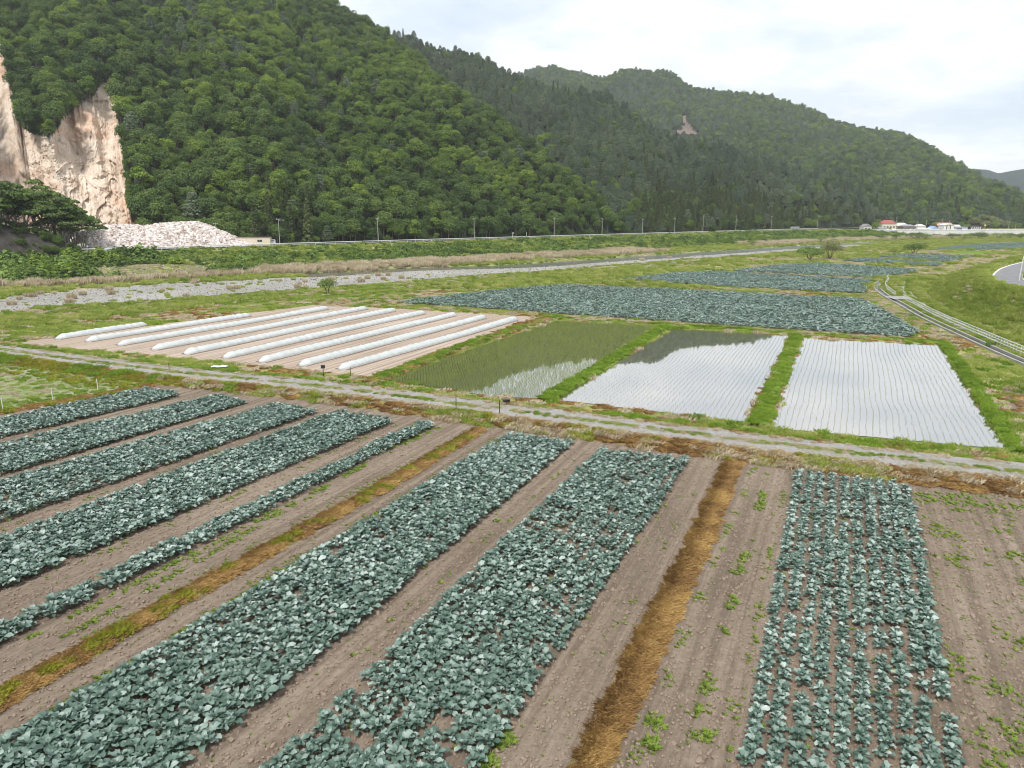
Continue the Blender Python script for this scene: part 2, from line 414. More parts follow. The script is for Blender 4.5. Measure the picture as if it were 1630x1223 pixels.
class MB:
    def __init__(s): s.v = []; s.f = []; s.m = []
    def add(s, vs, fs, mi=0):
        b = len(s.v); s.v += [tuple(v) for v in vs]; s.f += [tuple(i + b for i in f) for f in fs]; s.m += [mi] * len(fs)
    def box(s, c, d, rz=0, mi=0):
        x, y, z = d[0] / 2, d[1] / 2, d[2] / 2; ca, sa = math.cos(rz), math.sin(rz)
        vs = []
        for dz in (-z, z):
            for a, b in ((-x, -y), (x, -y), (x, y), (-x, y)):
                vs.append((c[0] + a * ca - b * sa, c[1] + a * sa + b * ca, c[2] + dz))
        s.add(vs, [(0, 3, 2, 1), (4, 5, 6, 7), (0, 1, 5, 4), (1, 2, 6, 5), (2, 3, 7, 6), (3, 0, 4, 7)], mi)
    def tube(s, pts, rads, n=6, mi=0, cap=True):
        pts = [Vector(p) for p in pts]; rings = []
        for i, p in enumerate(pts):
            d = (pts[min(i + 1, len(pts) - 1)] - pts[max(i - 1, 0)]).normalized()
            a = d.orthogonal().normalized() if abs(d.z) < 0.99 else Vector((1, 0, 0)); 
            if abs(d.z) <= 0.99: a = Vector((0, 0, 1)).cross(d).normalized()
            b = d.cross(a)
            r = rads[i] if hasattr(rads, '__len__') else rads
            rings.append([p + (a * math.cos(2 * math.pi * k / n) + b * math.sin(2 * math.pi * k / n)) * r for k in range(n)])
        vs = [v for r in rings for v in r]; fs = []
        for i in range(len(rings) - 1):
            for k in range(n):
                fs.append((i * n + k, i * n + (k + 1) % n, (i + 1) * n + (k + 1) % n, (i + 1) * n + k))
        if cap: fs.append(tuple(range(n))[::-1]); fs.append(tuple((len(rings) - 1) * n + k for k in range(n)))
        s.add(vs, fs, mi)
    def obj(s, name, mat, parent=None, link=True, smooth=False, loc=None):
        o = mesh_obj(name, s.v, s.f, mat, link, parent, smooth, loc)
        if isinstance(mat, (list, tuple)) and len(mat) > 1:
            o.data.polygons.foreach_set('material_index', s.m)
        return o

def inpoly(x, y, poly):
    x = np.asarray(x, float); y = np.asarray(y, float)
    r = np.zeros(x.shape, bool); n = len(poly); j = n - 1
    for i in range(n):
        xi, yi = poly[i]; xj, yj = poly[j]
        if yi != yj:
            c = ((yi > y) != (yj > y)) & (x < (xj - xi) * (y - yi) / (yj - yi) + xi)
            r ^= c
        j = i
    return r
def polydist(x, y, line):
    """distance to a polyline, signed side (+ right of direction), and arc parameter"""
    x = np.asarray(x, float); y = np.asarray(y, float)
    best = np.full(x.shape, 1e9); side = np.zeros(x.shape); arc = np.zeros(x.shape); acc = 0
    for (x0, y0), (x1, y1) in zip(line[:-1], line[1:]):
        L = math.hypot(x1 - x0, y1 - y0); ux, uy = (x1 - x0) / L, (y1 - y0) / L
        t = np.clip((x - x0) * ux + (y - y0) * uy, 0, L)
        d = np.hypot(x - x0 - ux * t, y - y0 - uy * t)
        sd_ = (x - x0) * uy - (y - y0) * ux
        k = d < best
        best[k] = d[k]; side[k] = np.sign(sd_[k]); arc[k] = acc + t[k]; acc += L
    return best, side, arc
def resample(line, step):
    pts = [np.array(p, float) for p in line]; outp = [pts[0]]
    for a, b in zip(pts[:-1], pts[1:]):
        n = max(1, int(round(np.linalg.norm(b - a) / step)))
        for i in range(1, n + 1): outp.append(a + (b - a) * i / n)
    return outp
def smoothline(line, it=2):
    P_ = [np.array(p, float) for p in line]
    for _ in range(it):
        Q = [P_[0]]
        for a, b in zip(P_[:-1], P_[1:]): Q += [a * 0.75 + b * 0.25, a * 0.25 + b * 0.75]
        Q.append(P_[-1]); P_ = Q
    return [tuple(p) for p in P_]
def sheet(name, poly, z, mat, wob=0.12, step=1.2, kind='structure', label=None):
    """flat sheet with slightly irregular outline"""
    import mathutils.geometry as mg
    pts = resample(list(poly) + [poly[0]], step)[:-1]
    pts = [(p[0] + (vnoise(p[0] * 1.3, p[1] * 1.3) - .5) * 2 * wob, p[1] + (vnoise(p[0] * 1.3 + 50, p[1] * 1.3) - .5) * 2 * wob) for p in pts]
    tri = mg.tessellate_polygon([[Vector((p[0], p[1], 0)) for p in pts]])
    o = mesh_obj(name, [(p[0], p[1], z) for p in pts], [tuple(t) for t in tri], mat)
    me = o.data
    if len(me.polygons) and me.polygons[0].normal.z < 0:
        me.flip_normals()
    return tag(o, label, None, None, kind)
def strip(name, line, offs, zs, mat, kind='structure', parent=None, nz=0.0, wob=0.0, link=True):
    """loft along a polyline: offsets to the right of direction, heights"""
    L = [np.array(p) for p in line]; n = len(L); k = len(offs); vs = []
    for i, p in enumerate(L):
        d = L[min(i + 1, n - 1)] - L[max(i - 1, 0)]; d = d / np.linalg.norm(d); r = np.array([d[1], -d[0]])
        for j in range(k):
            w = (vnoise(p[0] * 0.7 + j * 9, p[1] * 0.7) - .5) * 2 * wob
            q = p + r * (offs[j] + w)
            z = zs[j] + (vnoise(q[0] * 1.1, q[1] * 1.1) - .5) * 2 * nz * (0 if j in (0, k - 1) else 1)
            vs.append((q[0], q[1], z))
    fs = [(i * k + j, (i + 1) * k + j, (i + 1) * k + j + 1, i * k + j + 1)[::-1] for i in range(n - 1) for j in range(k - 1)]
    o = mesh_obj(name, vs, fs, mat, parent=parent, smooth=False, link=link)
    if kind: o['kind'] = kind
    return o

# geometry-node instancing of shared meshes (stuff nobody could count)
SRC = []
def scatter(name, pts, rot, scale, idx, sources, label=None, cat=None, kind='stuff'):
    n = len(pts)
    if n == 0: return None
    me = bpy.data.meshes.new(name)
    me.vertices.add(n); me.vertices.foreach_set('co', np.asarray(pts, np.float32).ravel())
    rot = np.asarray(rot, np.float32)
    if rot.ndim == 1: rot = np.stack([np.zeros(n), np.zeros(n), rot], 1).astype(np.float32)
    a = me.attributes.new('rot', 'FLOAT_VECTOR', 'POINT'); a.data.foreach_set('vector', rot.ravel())
    sc = np.asarray(scale, np.float32)
    if sc.ndim == 1: sc = np.stack([sc, sc, sc], 1)
    a = me.attributes.new('sc', 'FLOAT_VECTOR', 'POINT'); a.data.foreach_set('vector', sc.astype(np.float32).ravel())
    a = me.attributes.new('idx', 'INT', 'POINT'); a.data.foreach_set('value', np.asarray(idx, np.int32))
    o = bpy.data.objects.new(name, me); COL.objects.link(o)
    ng = bpy.data.node_groups.new(name + '_scatter', 'GeometryNodeTree')
    ng.interface.new_socket('Geometry', in_out='INPUT', socket_type='NodeSocketGeometry')
    ng.interface.new_socket('Geometry', in_out='OUTPUT', socket_type='NodeSocketGeometry')
    gi = ng.nodes.new('NodeGroupInput'); go = ng.nodes.new('NodeGroupOutput')
    ip = ng.nodes.new('GeometryNodeInstanceOnPoints')
    jn = ng.nodes.new('GeometryNodeJoinGeometry')
    for s_ in reversed(sources):          # a join stacks its links last first
        oi = ng.nodes.new('GeometryNodeObjectInfo'); oi.inputs['Object'].default_value = s_
        g2 = ng.nodes.new('GeometryNodeGeometryToInstance')
        ng.links.new(oi.outputs['Geometry'], g2.inputs[0]); ng.links.new(g2.outputs[0], jn.inputs[0])
    def attr(nm, ty):
        q = ng.nodes.new('GeometryNodeInputNamedAttribute'); q.data_type = ty; q.inputs['Name'].default_value = nm
        return [s_ for s_ in q.outputs if s_.enabled][0]
    er = ng.nodes.new('FunctionNodeEulerToRotation')
    ng.links.new(attr('rot', 'FLOAT_VECTOR'), er.inputs[0])
    ng.links.new(gi.outputs[0], ip.inputs['Points']); ng.links.new(jn.outputs[0], ip.inputs['Instance'])
    ip.inputs['Pick Instance'].default_value = True
    ng.links.new(attr('idx', 'INT'), ip.inputs['Instance Index'])
    ng.links.new(er.outputs[0], ip.inputs['Rotation'])
    ng.links.new(attr('sc', 'FLOAT_VECTOR'), ip.inputs['Scale'])
    ng.links.new(ip.outputs[0], go.inputs[0])
    md = o.modifiers.new('scatter', 'NODES'); md.node_group = ng
    return tag(o, label, cat, None, kind)
def jitter(x0, x1, y0, y1, step, j=0.5):
    xs = np.arange(x0, x1, step); ys = np.arange(y0, y1, step)
    X, Y = np.meshgrid(xs, ys); X = X.ravel(); Y = Y.ravel()
    return X + (rng.random(len(X)) - .5) * 2 * j * step, Y + (rng.random(len(Y)) - .5) * 2 * j * step
def visible(x, y, z, m=60):
    m = m if m == 0 else max(m, 230)
    """keep what the photograph and a small step aside can see"""
    zz = np.asarray(z) - CZ
    d = y * math.cos(PITCH) - zz * math.sin(PITCH); u = y * math.sin(PITCH) + zz * math.cos(PITCH)
    d = np.where(d < 1, 1e-3, d)
    px = 815 + FPX * x / d; py = 611.5 - FPX * u / d
    return (d > 1) & (px > -m) & (px < 1630 + m) & (py > -m) & (py < 1223 + m)

# ------------------------------------------------------------------ source meshes: trees, grass, plants
def cards(pts, nrm, size, aspect=1.0, rnd=0.6, r=None):
    r = r or rng
    n = len(pts)
    nn = nrm + r.normal(0, rnd, (n, 3)); nn /= np.linalg.norm(nn, axis=1)[:, None] + 1e-9
    t = np.cross(nn, r.normal(0, 1, (n, 3))); t /= np.linalg.norm(t, axis=1)[:, None] + 1e-9
    b = np.cross(nn, t)
    s = np.asarray(size).reshape(-1, 1) * (0.7 + 0.6 * r.random((n, 1)))
    a = t * s; c = b * s * aspect
    k = nn * s * 0.25
    v = np.stack([pts - a * .5, pts - c * .5 + k, pts + a * .55, pts + c * .5 + k], 1).reshape(-1, 3)
    f = np.arange(n * 4).reshape(-1, 4)
    return v, f
def tree_src(name, mat, h=9.0, rad=3.2, nl=7, ncards=900, csize=0.62, base=0.25, flat=0.8, seed=1, bark=None, link=False):
    r = np.random.default_rng(seed)
    lobes = []
    for i in range(nl):
        a = i * 2.4 + r.random(); q = rad * (0.15 + 0.55 * r.random()) if i else 0
        zz = h * (base + 0.18 + (0.82 - base - 0.18) * r.random()) if i else h * 0.74
        lobes.append((q * math.cos(a), q * math.sin(a), zz, rad * (0.42 + 0.25 * r.random()) * (1.15 if i == 0 else 1)))
    P_, Nn = [], []
    per = ncards // nl
    for lx, ly, lz, lr in lobes:
        d = r.normal(0, 1, (per, 3)); d[:, 2] = np.abs(d[:, 2]) * 0.9 - 0.35
        d /= np.linalg.norm(d, axis=1)[:, None]
        rr = lr * (0.72 + 0.34 * r.random((per, 1)))
        P_.append(np.array([lx, ly, lz]) + d * rr * np.array([1, 1, flat])); Nn.append(d)
    v, f = cards(np.concatenate(P_), np.concatenate(Nn) + np.array([0, 0, .35]), csize, 0.8, 0.45, r)
    crown = mesh_obj(name + '_crown', v, f, mat, link=False)
    tb = MB()
    tb.tube([(0, 0, -0.6), (0.05, 0.03, h * 0.3), (0.1, -0.05, h * 0.7)], [0.028 * h, 0.02 * h, 0.008 * h], 6)
    for lx, ly, lz, lr in lobes[1:5]:
        tb.tube([(0.05, 0, h * (base + 0.02)), (lx * .5, ly * .5, lz * .75), (lx * .9, ly * .9, lz)], [0.011 * h, 0.008 * h, 0.003 * h], 5)
    trunk = tb.obj(name + '_trunk', bark or M_bark, link=False)
    return crown, trunk
def conifer_src(name, mat, h=14.0, rad=2.6, tiers=13, per=70, csize=0.7, seed=1, bare=0.15, conical=1.0, droop=0.35):
    r = np.random.default_rng(seed); P_, Nn = [], []
    for i in range(tiers):
        u = (i + 0.5) / tiers; z = h * (bare + (1 - bare) * u)
        rr = rad * ((1 - u) ** conical * 0.95 + 0.08) * (0.8 + 0.4 * r.random())
        a = r.random(per) * 2 * math.pi; nb = 5 + int(r.random() * 4)
        lob = 0.65 + 0.35 * np.abs(np.cos(a * nb / 2 + r.random() * 6))
        q = rr * lob * np.sqrt(0.25 + 0.75 * r.random(per))
        P_.append(np.stack([q * np.cos(a), q * np.sin(a), z - q * droop + r.normal(0, 0.02 * h, per)], 1))
        Nn.append(np.stack([np.cos(a) * .7, np.sin(a) * .7, np.ones(per)], 1))
    v, f = cards(np.concatenate(P_), np.concatenate(Nn), csize, 0.6, 0.4, r)
    crown = mesh_obj(name + '_crown', v, f, mat, link=False)
    tb = MB(); tb.tube([(0, 0, -0.6), (0.03, 0, h * 0.5), (0, 0, h * 0.97)], [0.02 * h, 0.013 * h, 0.002 * h], 6)
    return crown, tb.obj(name + '_trunk', M_bark, link=False)
def joined(name, parts):
    vs, fs, ms, mats = [], [], [], []; b = 0
    for o in parts:
        me = o.data; n = len(me.vertices); c = np.empty(n * 3, np.float32); me.vertices.foreach_get('co', c)
        vs.append(c.reshape(-1, 3)); m_ = me.materials[0]
        if m_ not in mats: mats.append(m_)
        for p in me.polygons: fs.append(tuple(i + b for i in p.vertices)); ms.append(mats.index(m_))
        b += n
    o = mesh_obj(name, np.concatenate(vs), fs, mats, link=False)
    o.data.polygons.foreach_set('material_index', ms)
    return o
def grass_src(name, mat, w=1.0, n=60, hgt=0.3, bw=0.03, lean=0.5, seed=0, clump=False):
    r = np.random.default_rng(seed)
    a = r.random(n) * 6.283; q = w * 0.5 * np.sqrt(r.random(n)) * (0.4 if clump else 1)
    x = q * np.cos(a); y = q * np.sin(a); h = hgt * (0.5 + 0.7 * r.random(n))
    d = r.random(n) * 6.283; ln = lean * h * (0.3 + r.random(n)); 
    if clump: d = a
    bx, by = -np.sin(d) * bw, np.cos(d) * bw
    v = np.stack([np.stack([x - bx, y - by, np.full(n, -0.03)], 1), np.stack([x + bx, y + by, np.full(n, -0.03)], 1),
                  np.stack([x + bx * .7 + np.cos(d) * ln * .4, y + by * .7 + np.sin(d) * ln * .4, h * .65], 1),
                  np.stack([x + np.cos(d) * ln, y + np.sin(d) * ln, h * 0.95], 1)], 1).reshape(-1, 3)
    return mesh_obj(name, v, np.arange(n * 4).reshape(-1, 4), mat, link=False)
def leafbush_src(name, mat, rad=0.8, h=0.9, n=160, cs=0.16, seed=0):
    r = np.random.default_rng(seed)
    d = r.normal(0, 1, (n, 3)); d[:, 2] = np.abs(d[:, 2]); d /= np.linalg.norm(d, axis=1)[:, None]
    lump = 0.75 + 0.25 * np.sin(d[:, 0] * 5 + seed) * np.cos(d[:, 1] * 4)
    p = d * (lump * (0.55 + 0.45 * r.random(n)))[:, None] * np.array([rad, rad, h])
    v, f = cards(p, d + np.array([0, 0, .3]), cs, 0.7, 0.5, r)
    return mesh_obj(name, v, f, mat, link=False)

def leaf_verts(L, w, up, droop, wav, r, nx=4, ny=5):
    """a cabbage-family leaf along +x: petiole, then broad lobed wavy blade that arches over"""
    V_, F_ = [], []
    prof = [0.10, 0.16, 0.78, 1.0, 0.90, 0.56, ][:ny + 1]
    px_, pz_, ang = 0.0, 0.0, up
    for i in range(ny + 1):
        t = i / ny
        for j in range(nx + 1):
            s = (j / nx - .5) * 2
            ww = w * .5 * prof[i] * (1 + (0.16 * math.sin(i * 4.3 + s * 3 + wav) if abs(s) > .8 else 0))
            edge = abs(s) ** 1.6
            z = pz_ + edge * w * 0.16 * math.sin(i * 2.7 + s * 2 + wav * 3) + (edge * w * 0.10 if i > 1 else 0)
            V_.append((px_ + (0.05 * w * math.sin(wav + i * 3) * s), s * ww, z))
        step = L / ny; px_ += math.cos(ang) * step; pz_ += math.sin(ang) * step; ang -= droop / ny * (0.5 + 1.2 * t)
    for i in range(ny):
        for j in range(nx):
            F_.append((i * (nx + 1) + j, (i + 1) * (nx + 1) + j, (i + 1) * (nx + 1) + j + 1, i * (nx + 1) + j + 1))
    return V_, F_
LEAVES = []
for k in range(6):
    rr_ = random.Random(k)
    v_, f_ = leaf_verts(0.40 + 0.08 * rr_.random(), 0.16 + 0.045 * rr_.random(), math.radians(45 + 30 * rr_.random()), math.radians(80 + 75 * rr_.random()), rr_.random() * 6, rr_)
    LEAVES.append(mesh_obj('leaf_shape', v_, f_, M_broc, link=False, smooth=True))
LEAVES_LOW = []
for k in range(3):
    rr_ = random.Random(k + 30)
    v_, f_ = leaf_verts(0.44, 0.22, math.radians(55), math.radians(110), rr_.random() * 6, rr_, 2, 3)
    v_ = [(x, y * (1.0, .5, 1.3, 1.9)[i // 3] if i // 3 < 4 else y, z) for i, (x, y, z) in enumerate(v_)]
    LEAVES_LOW.append(mesh_obj('leaf_low', v_, f_, M_broc, link=False, smooth=True))
def plant_layout(seed, n=14):
    r = random.Random(seed); L = []
    for i in range(n):
        inner = i >= n - 4
        L.append((r.randrange(6), i * 2.399 + r.uniform(-.25, .25), r.uniform(0.92, 1.15) if not inner else r.uniform(0.55, 0.75),
                  -r.uniform(0.15, 0.6) if inner else r.uniform(-0.25, 0.28), r.uniform(-.3, .3), 0.06 + 0.012 * i))
    return L
def leaf_matrix(l):
    k, az, sc, tilt, roll, z = l
    return Matrix.Translation((0, 0, z)) @ Matrix.Rotation(az, 4, 'Z') @ Matrix.Rotation(tilt, 4, 'Y') @ Matrix.Rotation(roll, 4, 'X') @ Matrix.Scale(sc, 4)
def plant_src(name, layout, leaves):
    vs, fs = [], []
    for l in layout:
        me = leaves[l[0] % len(leaves)].data; M_ = leaf_matrix(l); b = len(vs)
        vs += [tuple(M_ @ v.co) for v in me.vertices]; fs += [tuple(i + b for i in p.vertices) for p in me.polygons]
    return mesh_obj(name, vs, fs, M_broc, link=False, smooth=True)
LAYOUTS = [plant_layout(s_) for s_ in range(6)]
BROC = [plant_src('broccoli', l, LEAVES) for l in LAYOUTS]
BROC_LOW = [plant_src('broccoli_low', plant_layout(40 + s_, 9), LEAVES_LOW) for s_ in range(5)]

# ------------------------------------------------------------------ ground, river, mountain
def tcen(s): return 163 + 15 * (1 - sm(122, 172, s))
_tx = np.array([-600, 134, 136, 140, 150, 500]); 
def Hs(s, tp):
    """ground height in river coordinates"""
    s = np.asarray(s, float); tp = np.asarray(tp, float)
    base = np.interp(tp, [-600, 137, 141, 145, 172, 182, 192, 206, 226, 231, 300], [0, 0, -0.25, -0.5, -0.45, -0.3, 0.0, 1.4, 4.0, 4.9, 4.9])
    fade = 1 - sm(580, 612, s)
    base = np.where(base > 0, base * fade, base)
    n_ = (fbm(s * 0.08, tp * 0.12, 4) - .5)
    base = base + np.where((tp > 136) & (tp < 230), n_ * np.where(tp > 180, 1.0, 0.25) * sm(138, 144, tp) * (1 - sm(222, 230, tp)), 0)
    c = tcen(s); d = np.abs(tp - c) + (fbm(s * 0.05, tp * 0 + 3, 3) - .5) * 4 + 3.5 * sm(430, 540, s)
    ch = -0.9 * (1 - sm(6.0, 9.5, d)) * sm(88, 104, s) * np.where((s < 125), .62, 1.0)
    return base + ch
def Hxy(x, y):
    s, t = (x + y) / R2, (y - x) / R2
    return Hs(s, t + bend(s))
sg = np.concatenate([np.arange(-420, -40, 20), np.arange(-40, 20, 4), np.arange(20, 420, 1.6), np.arange(420, 1000, 4)])
tg = np.concatenate([np.arange(-700, 100, 50), np.array([100, 116, 128, 133]), np.arange(134.5, 171, 1.0), np.arange(171, 233, 2.0), np.array([234, 238, 260, 300, 340])])
SG, TG = np.meshgrid(sg, tg, indexing='ij')
ZG = Hs(SG, TG)
tw = TG - bend(SG)
Xg, Yg = (SG - tw) / R2, (SG + tw) / R2
Vg = np.stack([Xg, Yg, ZG], -1).reshape(-1, 3)
ns, nt_ = SG.shape
ii, jj = np.meshgrid(np.arange(ns - 1), np.arange(nt_ - 1), indexing='ij')
Fq = np.stack([ii * nt_ + jj, (ii + 1) * nt_ + jj, (ii + 1) * nt_ + jj + 1, ii * nt_ + jj + 1], -1).reshape(-1, 4)
sc_ = SG[:-1, :-1].ravel(); tc_ = TG[:-1, :-1].ravel()
def zone_gravel(s, tp):
    w = (fbm(s * 0.06, tp * 0.15 + 9, 4) - .5) * 9
    a = (tp > 142.5 + w * .2) & (tp < np.where(s < 118, 174 - 14 * (1 - sm(-20, 60, s)) + w * .8, tcen(s) + 2) + w * .2) & (s < 420)
    b = (np.hypot((s - 68) / 15, (tp - 201) / 10) + w * .07 < 1)      # wash below the small bridge
    return a
def wash(s, tp): return np.hypot((s - 68) / 16, (tp - 201) / 10) + (fbm(s * 0.1, tp * 0.2 + 9, 3) - .5) * .9 < 1
gm = zone_gravel(sc_, tc_)
pm = (tc_ < 134.4)
def submesh(name, mask, mat):
    f = Fq[mask]; u, inv = np.unique(f, return_inverse=True)
    return tag(mesh_obj(name, Vg[u], inv.reshape(-1, 4), mat, smooth=True), kind='structure')
submesh('ground', pm, M_ground)
submesh('gravel_bar', gm & ~pm, M_gravel)
submesh('riverbank', ~gm & ~pm, M_riverbank)
tag(mesh_obj('valley_floor', [(-3800, -150, -3.2), (4500, -150, -3.2), (4500, 3800, -3.2), (-3800, 3800, -3.2)], [(0, 1, 2, 3)], M_ground), kind='structure')
# river water
wl = []
for s_ in np.concatenate([np.arange(84, 420, 6), np.arange(420, 980, 15)]):
    c = float(tcen(s_)); 
    wl.append([XY(s_, c + o_ - float(bend(s_))) for o_ in (-14, 14)])
tag(mesh_obj('river_water', [(p[0], p[1], -0.80) for r_ in wl for p in r_],
             [(2 * i, 2 * i + 2, 2 * i + 3, 2 * i + 1) for i in range(len(wl) - 1)], M_river), kind='structure')

# mountains: surfaces from a foot line to a ridge line, in polar coordinates round the valley's middle
def layer(sky_pts, tree_h):
    """sky_pts: (px, py, ridge distance)"""
    th, zr, rr = [], [], []
    for px, py, r in sky_pts:
        a, te = TH(px, py); th.append(a); rr.append(r); zr.append(CZ + r * te - tree_h)
    o = np.argsort(th)
    return np.array(th)[o], np.array(zr)[o], np.array(rr)[o]
def foot_t(th, t):
    c = np.cos(th) - np.sin(th)
    return np.where(c > 0.05, t * R2 / np.maximum(c, 0.05), 1e5)
LA = layer([(-2600, -60, 900), (-1200, -110, 800), (-400, -150, 740), (0, -165, 700), (300, -120, 660), (450, -55, 640), (525, -2, 620), (600, 42, 590), (653, 82, 560),
            (701, 124, 530), (746, 154, 500), (787, 182, 475), (832, 220, 452), (876, 250, 436), (911, 275, 425), (952, 309, 418), (975, 335, 415), (995, 372, 415)], 6.5)
LB = layer([(380, -60, 860), (525, 0, 800), (597, 40, 760), (636, 52, 765), (701, 74, 770), (746, 84, 775), (780, 93, 780), (808, 115, 785), (832, 124, 785), (870, 137, 780), (966, 150, 760),
            (1014, 185, 740), (1045, 206, 735), (1080, 221, 725), (1149, 228, 730), (1217, 250, 735), (1272, 268, 740), (1320, 281, 745), (1368, 300, 750), (1381, 325, 755), (1392, 366, 760)], 7.0)
LC = layer([(600, 150, 1560), (760, 130, 1690), (832, 118, 1690), (850, 110, 1690), (880, 106, 1677), (905, 113, 1677), (935, 121, 1664), (965, 125, 1651), (985, 114, 1638), (1000, 111, 1638), (1040, 115, 1625),
            (1055, 113, 1625), (1075, 120, 1618), (1090, 134, 1612), (1110, 143, 1605), (1150, 147, 1599), (1200, 152, 1586), (1225, 153, 1573), (1240, 160, 1560), (1280, 172, 1547),
            (1330, 195, 1521), (1380, 207, 1495), (1430, 212, 1469), (1460, 225, 1443), (1490, 245, 1417), (1540, 270, 1331), (1560, 283, 1283), (1600, 300, 1213), (1630, 313, 1157),
            (1700, 335, 1036), (1760, 352, 953)], 7.5)
LD = layer([(1400, 300, 3300), (1500, 275, 3300), (1540, 268, 3300), (1570, 270, 3300), (1590, 275, 3250), (1630, 269, 3200), (1700, 262, 3200), (1900, 250, 3200), (2300, 230, 3200), (3200, 260, 3200), (4200, 300, 3200)], 0)
def feet(k, th):
    if k == 0: 
        return np.minimum(foot_t(th, 246 + 14 * (1 - sm(-0.42, -0.30, th))), 640)
    if k == 1: return np.maximum(np.minimum(foot_t(th, 247), 750), np.interp(th, LA[0], LA[2]) * 0.985 * (th < TH(985, 360)[0]))
    if k == 2:
        a = [TH(p, 366)[0] for p in (800, 1100, 1300, 1380, 1420, 1640, 1760)]
        return np.interp(th, a, [860, 850, 820, 750, 775, 850, 880])
    return np.full_like(th, 2400.0)
def zlayer(k, th, r):
    L = (LA, LB, LC, LD)[k]
    zr = np.interp(th, L[0], L[1]); rr = np.interp(th, L[0], L[2]); rf = feet(k, th)
    rr = np.maximum(rr, rf + 6)
    x = (r - rf) / (rr - rf)
    z0 = 4.0 if k < 3 else 0.0
    pw = (1.06, 1.0, 0.95, 0.9)[k]
    z = z0 + (zr - z0) * np.clip(x, 0, 1) ** pw
    # gullies and spurs
    f1 = (26, 15, 11, 30)[k]; am = (17, 18, 34, 40)[k]
    w = fbm(th * f1 + x * 0.9, x * 1.4 + k * 7, 3)
    gul = -np.abs(w - .5) * 2 * am + am * 0.35
    env = np.clip(4 * x * (1 - x), 0, 1) * sm(10, 60, zr)
    z = z + gul * env + (fbm(th * f1 * 5, x * 9, 3) - .5) * am * 0.35 * env
    z = np.where(x > 1, zr - (r - rr) * 0.45, z)
    z = np.where(x < 0, z0 + x * 30, z)
    return z, x
QUARRY = [(-60, 40), (0, 50), (10, 55), (14, 75), (20, 115), (25, 160), (31, 205), (38, 212), (69, 219), (82, 221), (103, 190), (127, 167), (136, 158), (148, 157), (161, 137), (170, 129), (179, 124), (190, 127), (199, 142), (203, 170), (206, 300), (209, 352)]
QT = np.array([TH(*q)[0] for q in QUARRY]); QE = np.array([TH(*q)[1] for q in QUARRY])
_o = np.argsort(QT); QT = QT[_o]; QE = QE[_o]
def nat_table(th):
    r = np.linspace(240, 760, 1400)[None, :]
    z, x = zlayer(0, np.repeat(th[:, None], 1400, 1), np.repeat(r, len(th), 0))
    return r[0], np.maximum.accumulate((z - CZ) / r, axis=1)
def carve(th, r, z):
    """True where the natural slope has been quarried away"""
    inside = (th > QT[0]) & (th < TH(203.5, 200)[0])
    return z, inside & ((z - CZ) / r < np.interp(th, QT, QE)) & (r < 700)
def mountain(name, k, th0, th1, nth, nr, rmax, mat):
    th = np.linspace(th0, th1, nth)
    if k == 0: th = np.unique(np.concatenate([th, np.linspace(QT[0] - .01, TH(214, 200)[0], 420)])); nth = len(th)
    rf = feet(k, th) - 12
    L = (LA, LB, LC, LD)[k]
    rr = np.maximum(np.interp(th, L[0], L[2]), rf + 18) * rmax
    u = np.linspace(0, 1, nr)
    Rr = rf[:, None] + (rr - rf)[:, None] * u[None, :]
    T_ = np.repeat(th[:, None], nr, 1)
    Z, _ = zlayer(k, T_, Rr)
    cutq = carve(T_, Rr, Z)[1] if k == 0 else None
    X = Rr * np.sin(T_); Y = Rr * np.cos(T_)
    i, j = np.meshgrid(np.arange(nth - 1), np.arange(nr - 1), indexing='ij')
    f = np.stack([i * nr + j, (i + 1) * nr + j, (i + 1) * nr + j + 1, i * nr + j + 1], -1).reshape(-1, 4)[:, ::-1]
    if cutq is not None:
        c_ = cutq.ravel()[f]; f = f[~c_.any(1)]
    return tag(mesh_obj(name, np.stack([X, Y, Z], -1).reshape(-1, 3), f, mat, smooth=True), kind='structure')
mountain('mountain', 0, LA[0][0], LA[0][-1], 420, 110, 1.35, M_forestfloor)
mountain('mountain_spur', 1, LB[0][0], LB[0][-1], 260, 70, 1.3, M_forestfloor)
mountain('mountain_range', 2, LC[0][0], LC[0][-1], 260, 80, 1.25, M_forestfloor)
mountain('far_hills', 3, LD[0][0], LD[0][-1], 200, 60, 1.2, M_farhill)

# quarry face
nu, nv = 300, 160
tt = np.linspace(QT[0], TH(206.0, 200)[0], nu); vv = np.linspace(0, 1.07, nv)
rt, elt = nat_table(tt)
e0 = TH(100, 362)[1]; elip = np.interp(tt, QT, QE)
EL = e0 + (elip - e0)[:, None] * vv[None, :]
RN = np.stack([np.interp(EL[i], elt[i], rt) for i in range(nu)])
Vv = np.repeat(vv[None, :], nu, 0); Vc = np.clip(Vv, 0, 1)
arc = tt[:, None] * 380 + 0 * Vv; hgt = EL * 380
ev = np.clip((EL - e0) / 0.22, 0, 1)
RN = RN + 2.0 + 40 * (1 - ev) ** 1.2 * (1 - Vc ** 5 * sm(TH(38, 200)[0], TH(62, 200)[0], tt)[:, None])
flute = 1 - np.abs(fbm(arc * 0.05 + hgt * 0.012, hgt * 0.006 + 3, 3) - .5) * 4
env = 1.0
wrp = (fbm(arc * .09, hgt * .09, 3) - .5) * 14
bl1 = np.round(fbm((arc + wrp) * .055 + 2, (hgt + wrp) * .040, 2) * 7) / 7
bl2 = np.round(fbm((arc - wrp) * .16, (hgt + arc * .3) * .13 + 7, 3) * 9) / 9
RN = RN + flute * 3.0 + (bl1 - .5) * 13 + (bl2 - .5) * 6 + (fbm(arc * .5, hgt * .5, 4) - .5) * 2.4 + (fbm(arc * 1.6, hgt * 1.6, 3) - .5) * 0.9
ZZ = CZ + RN * EL
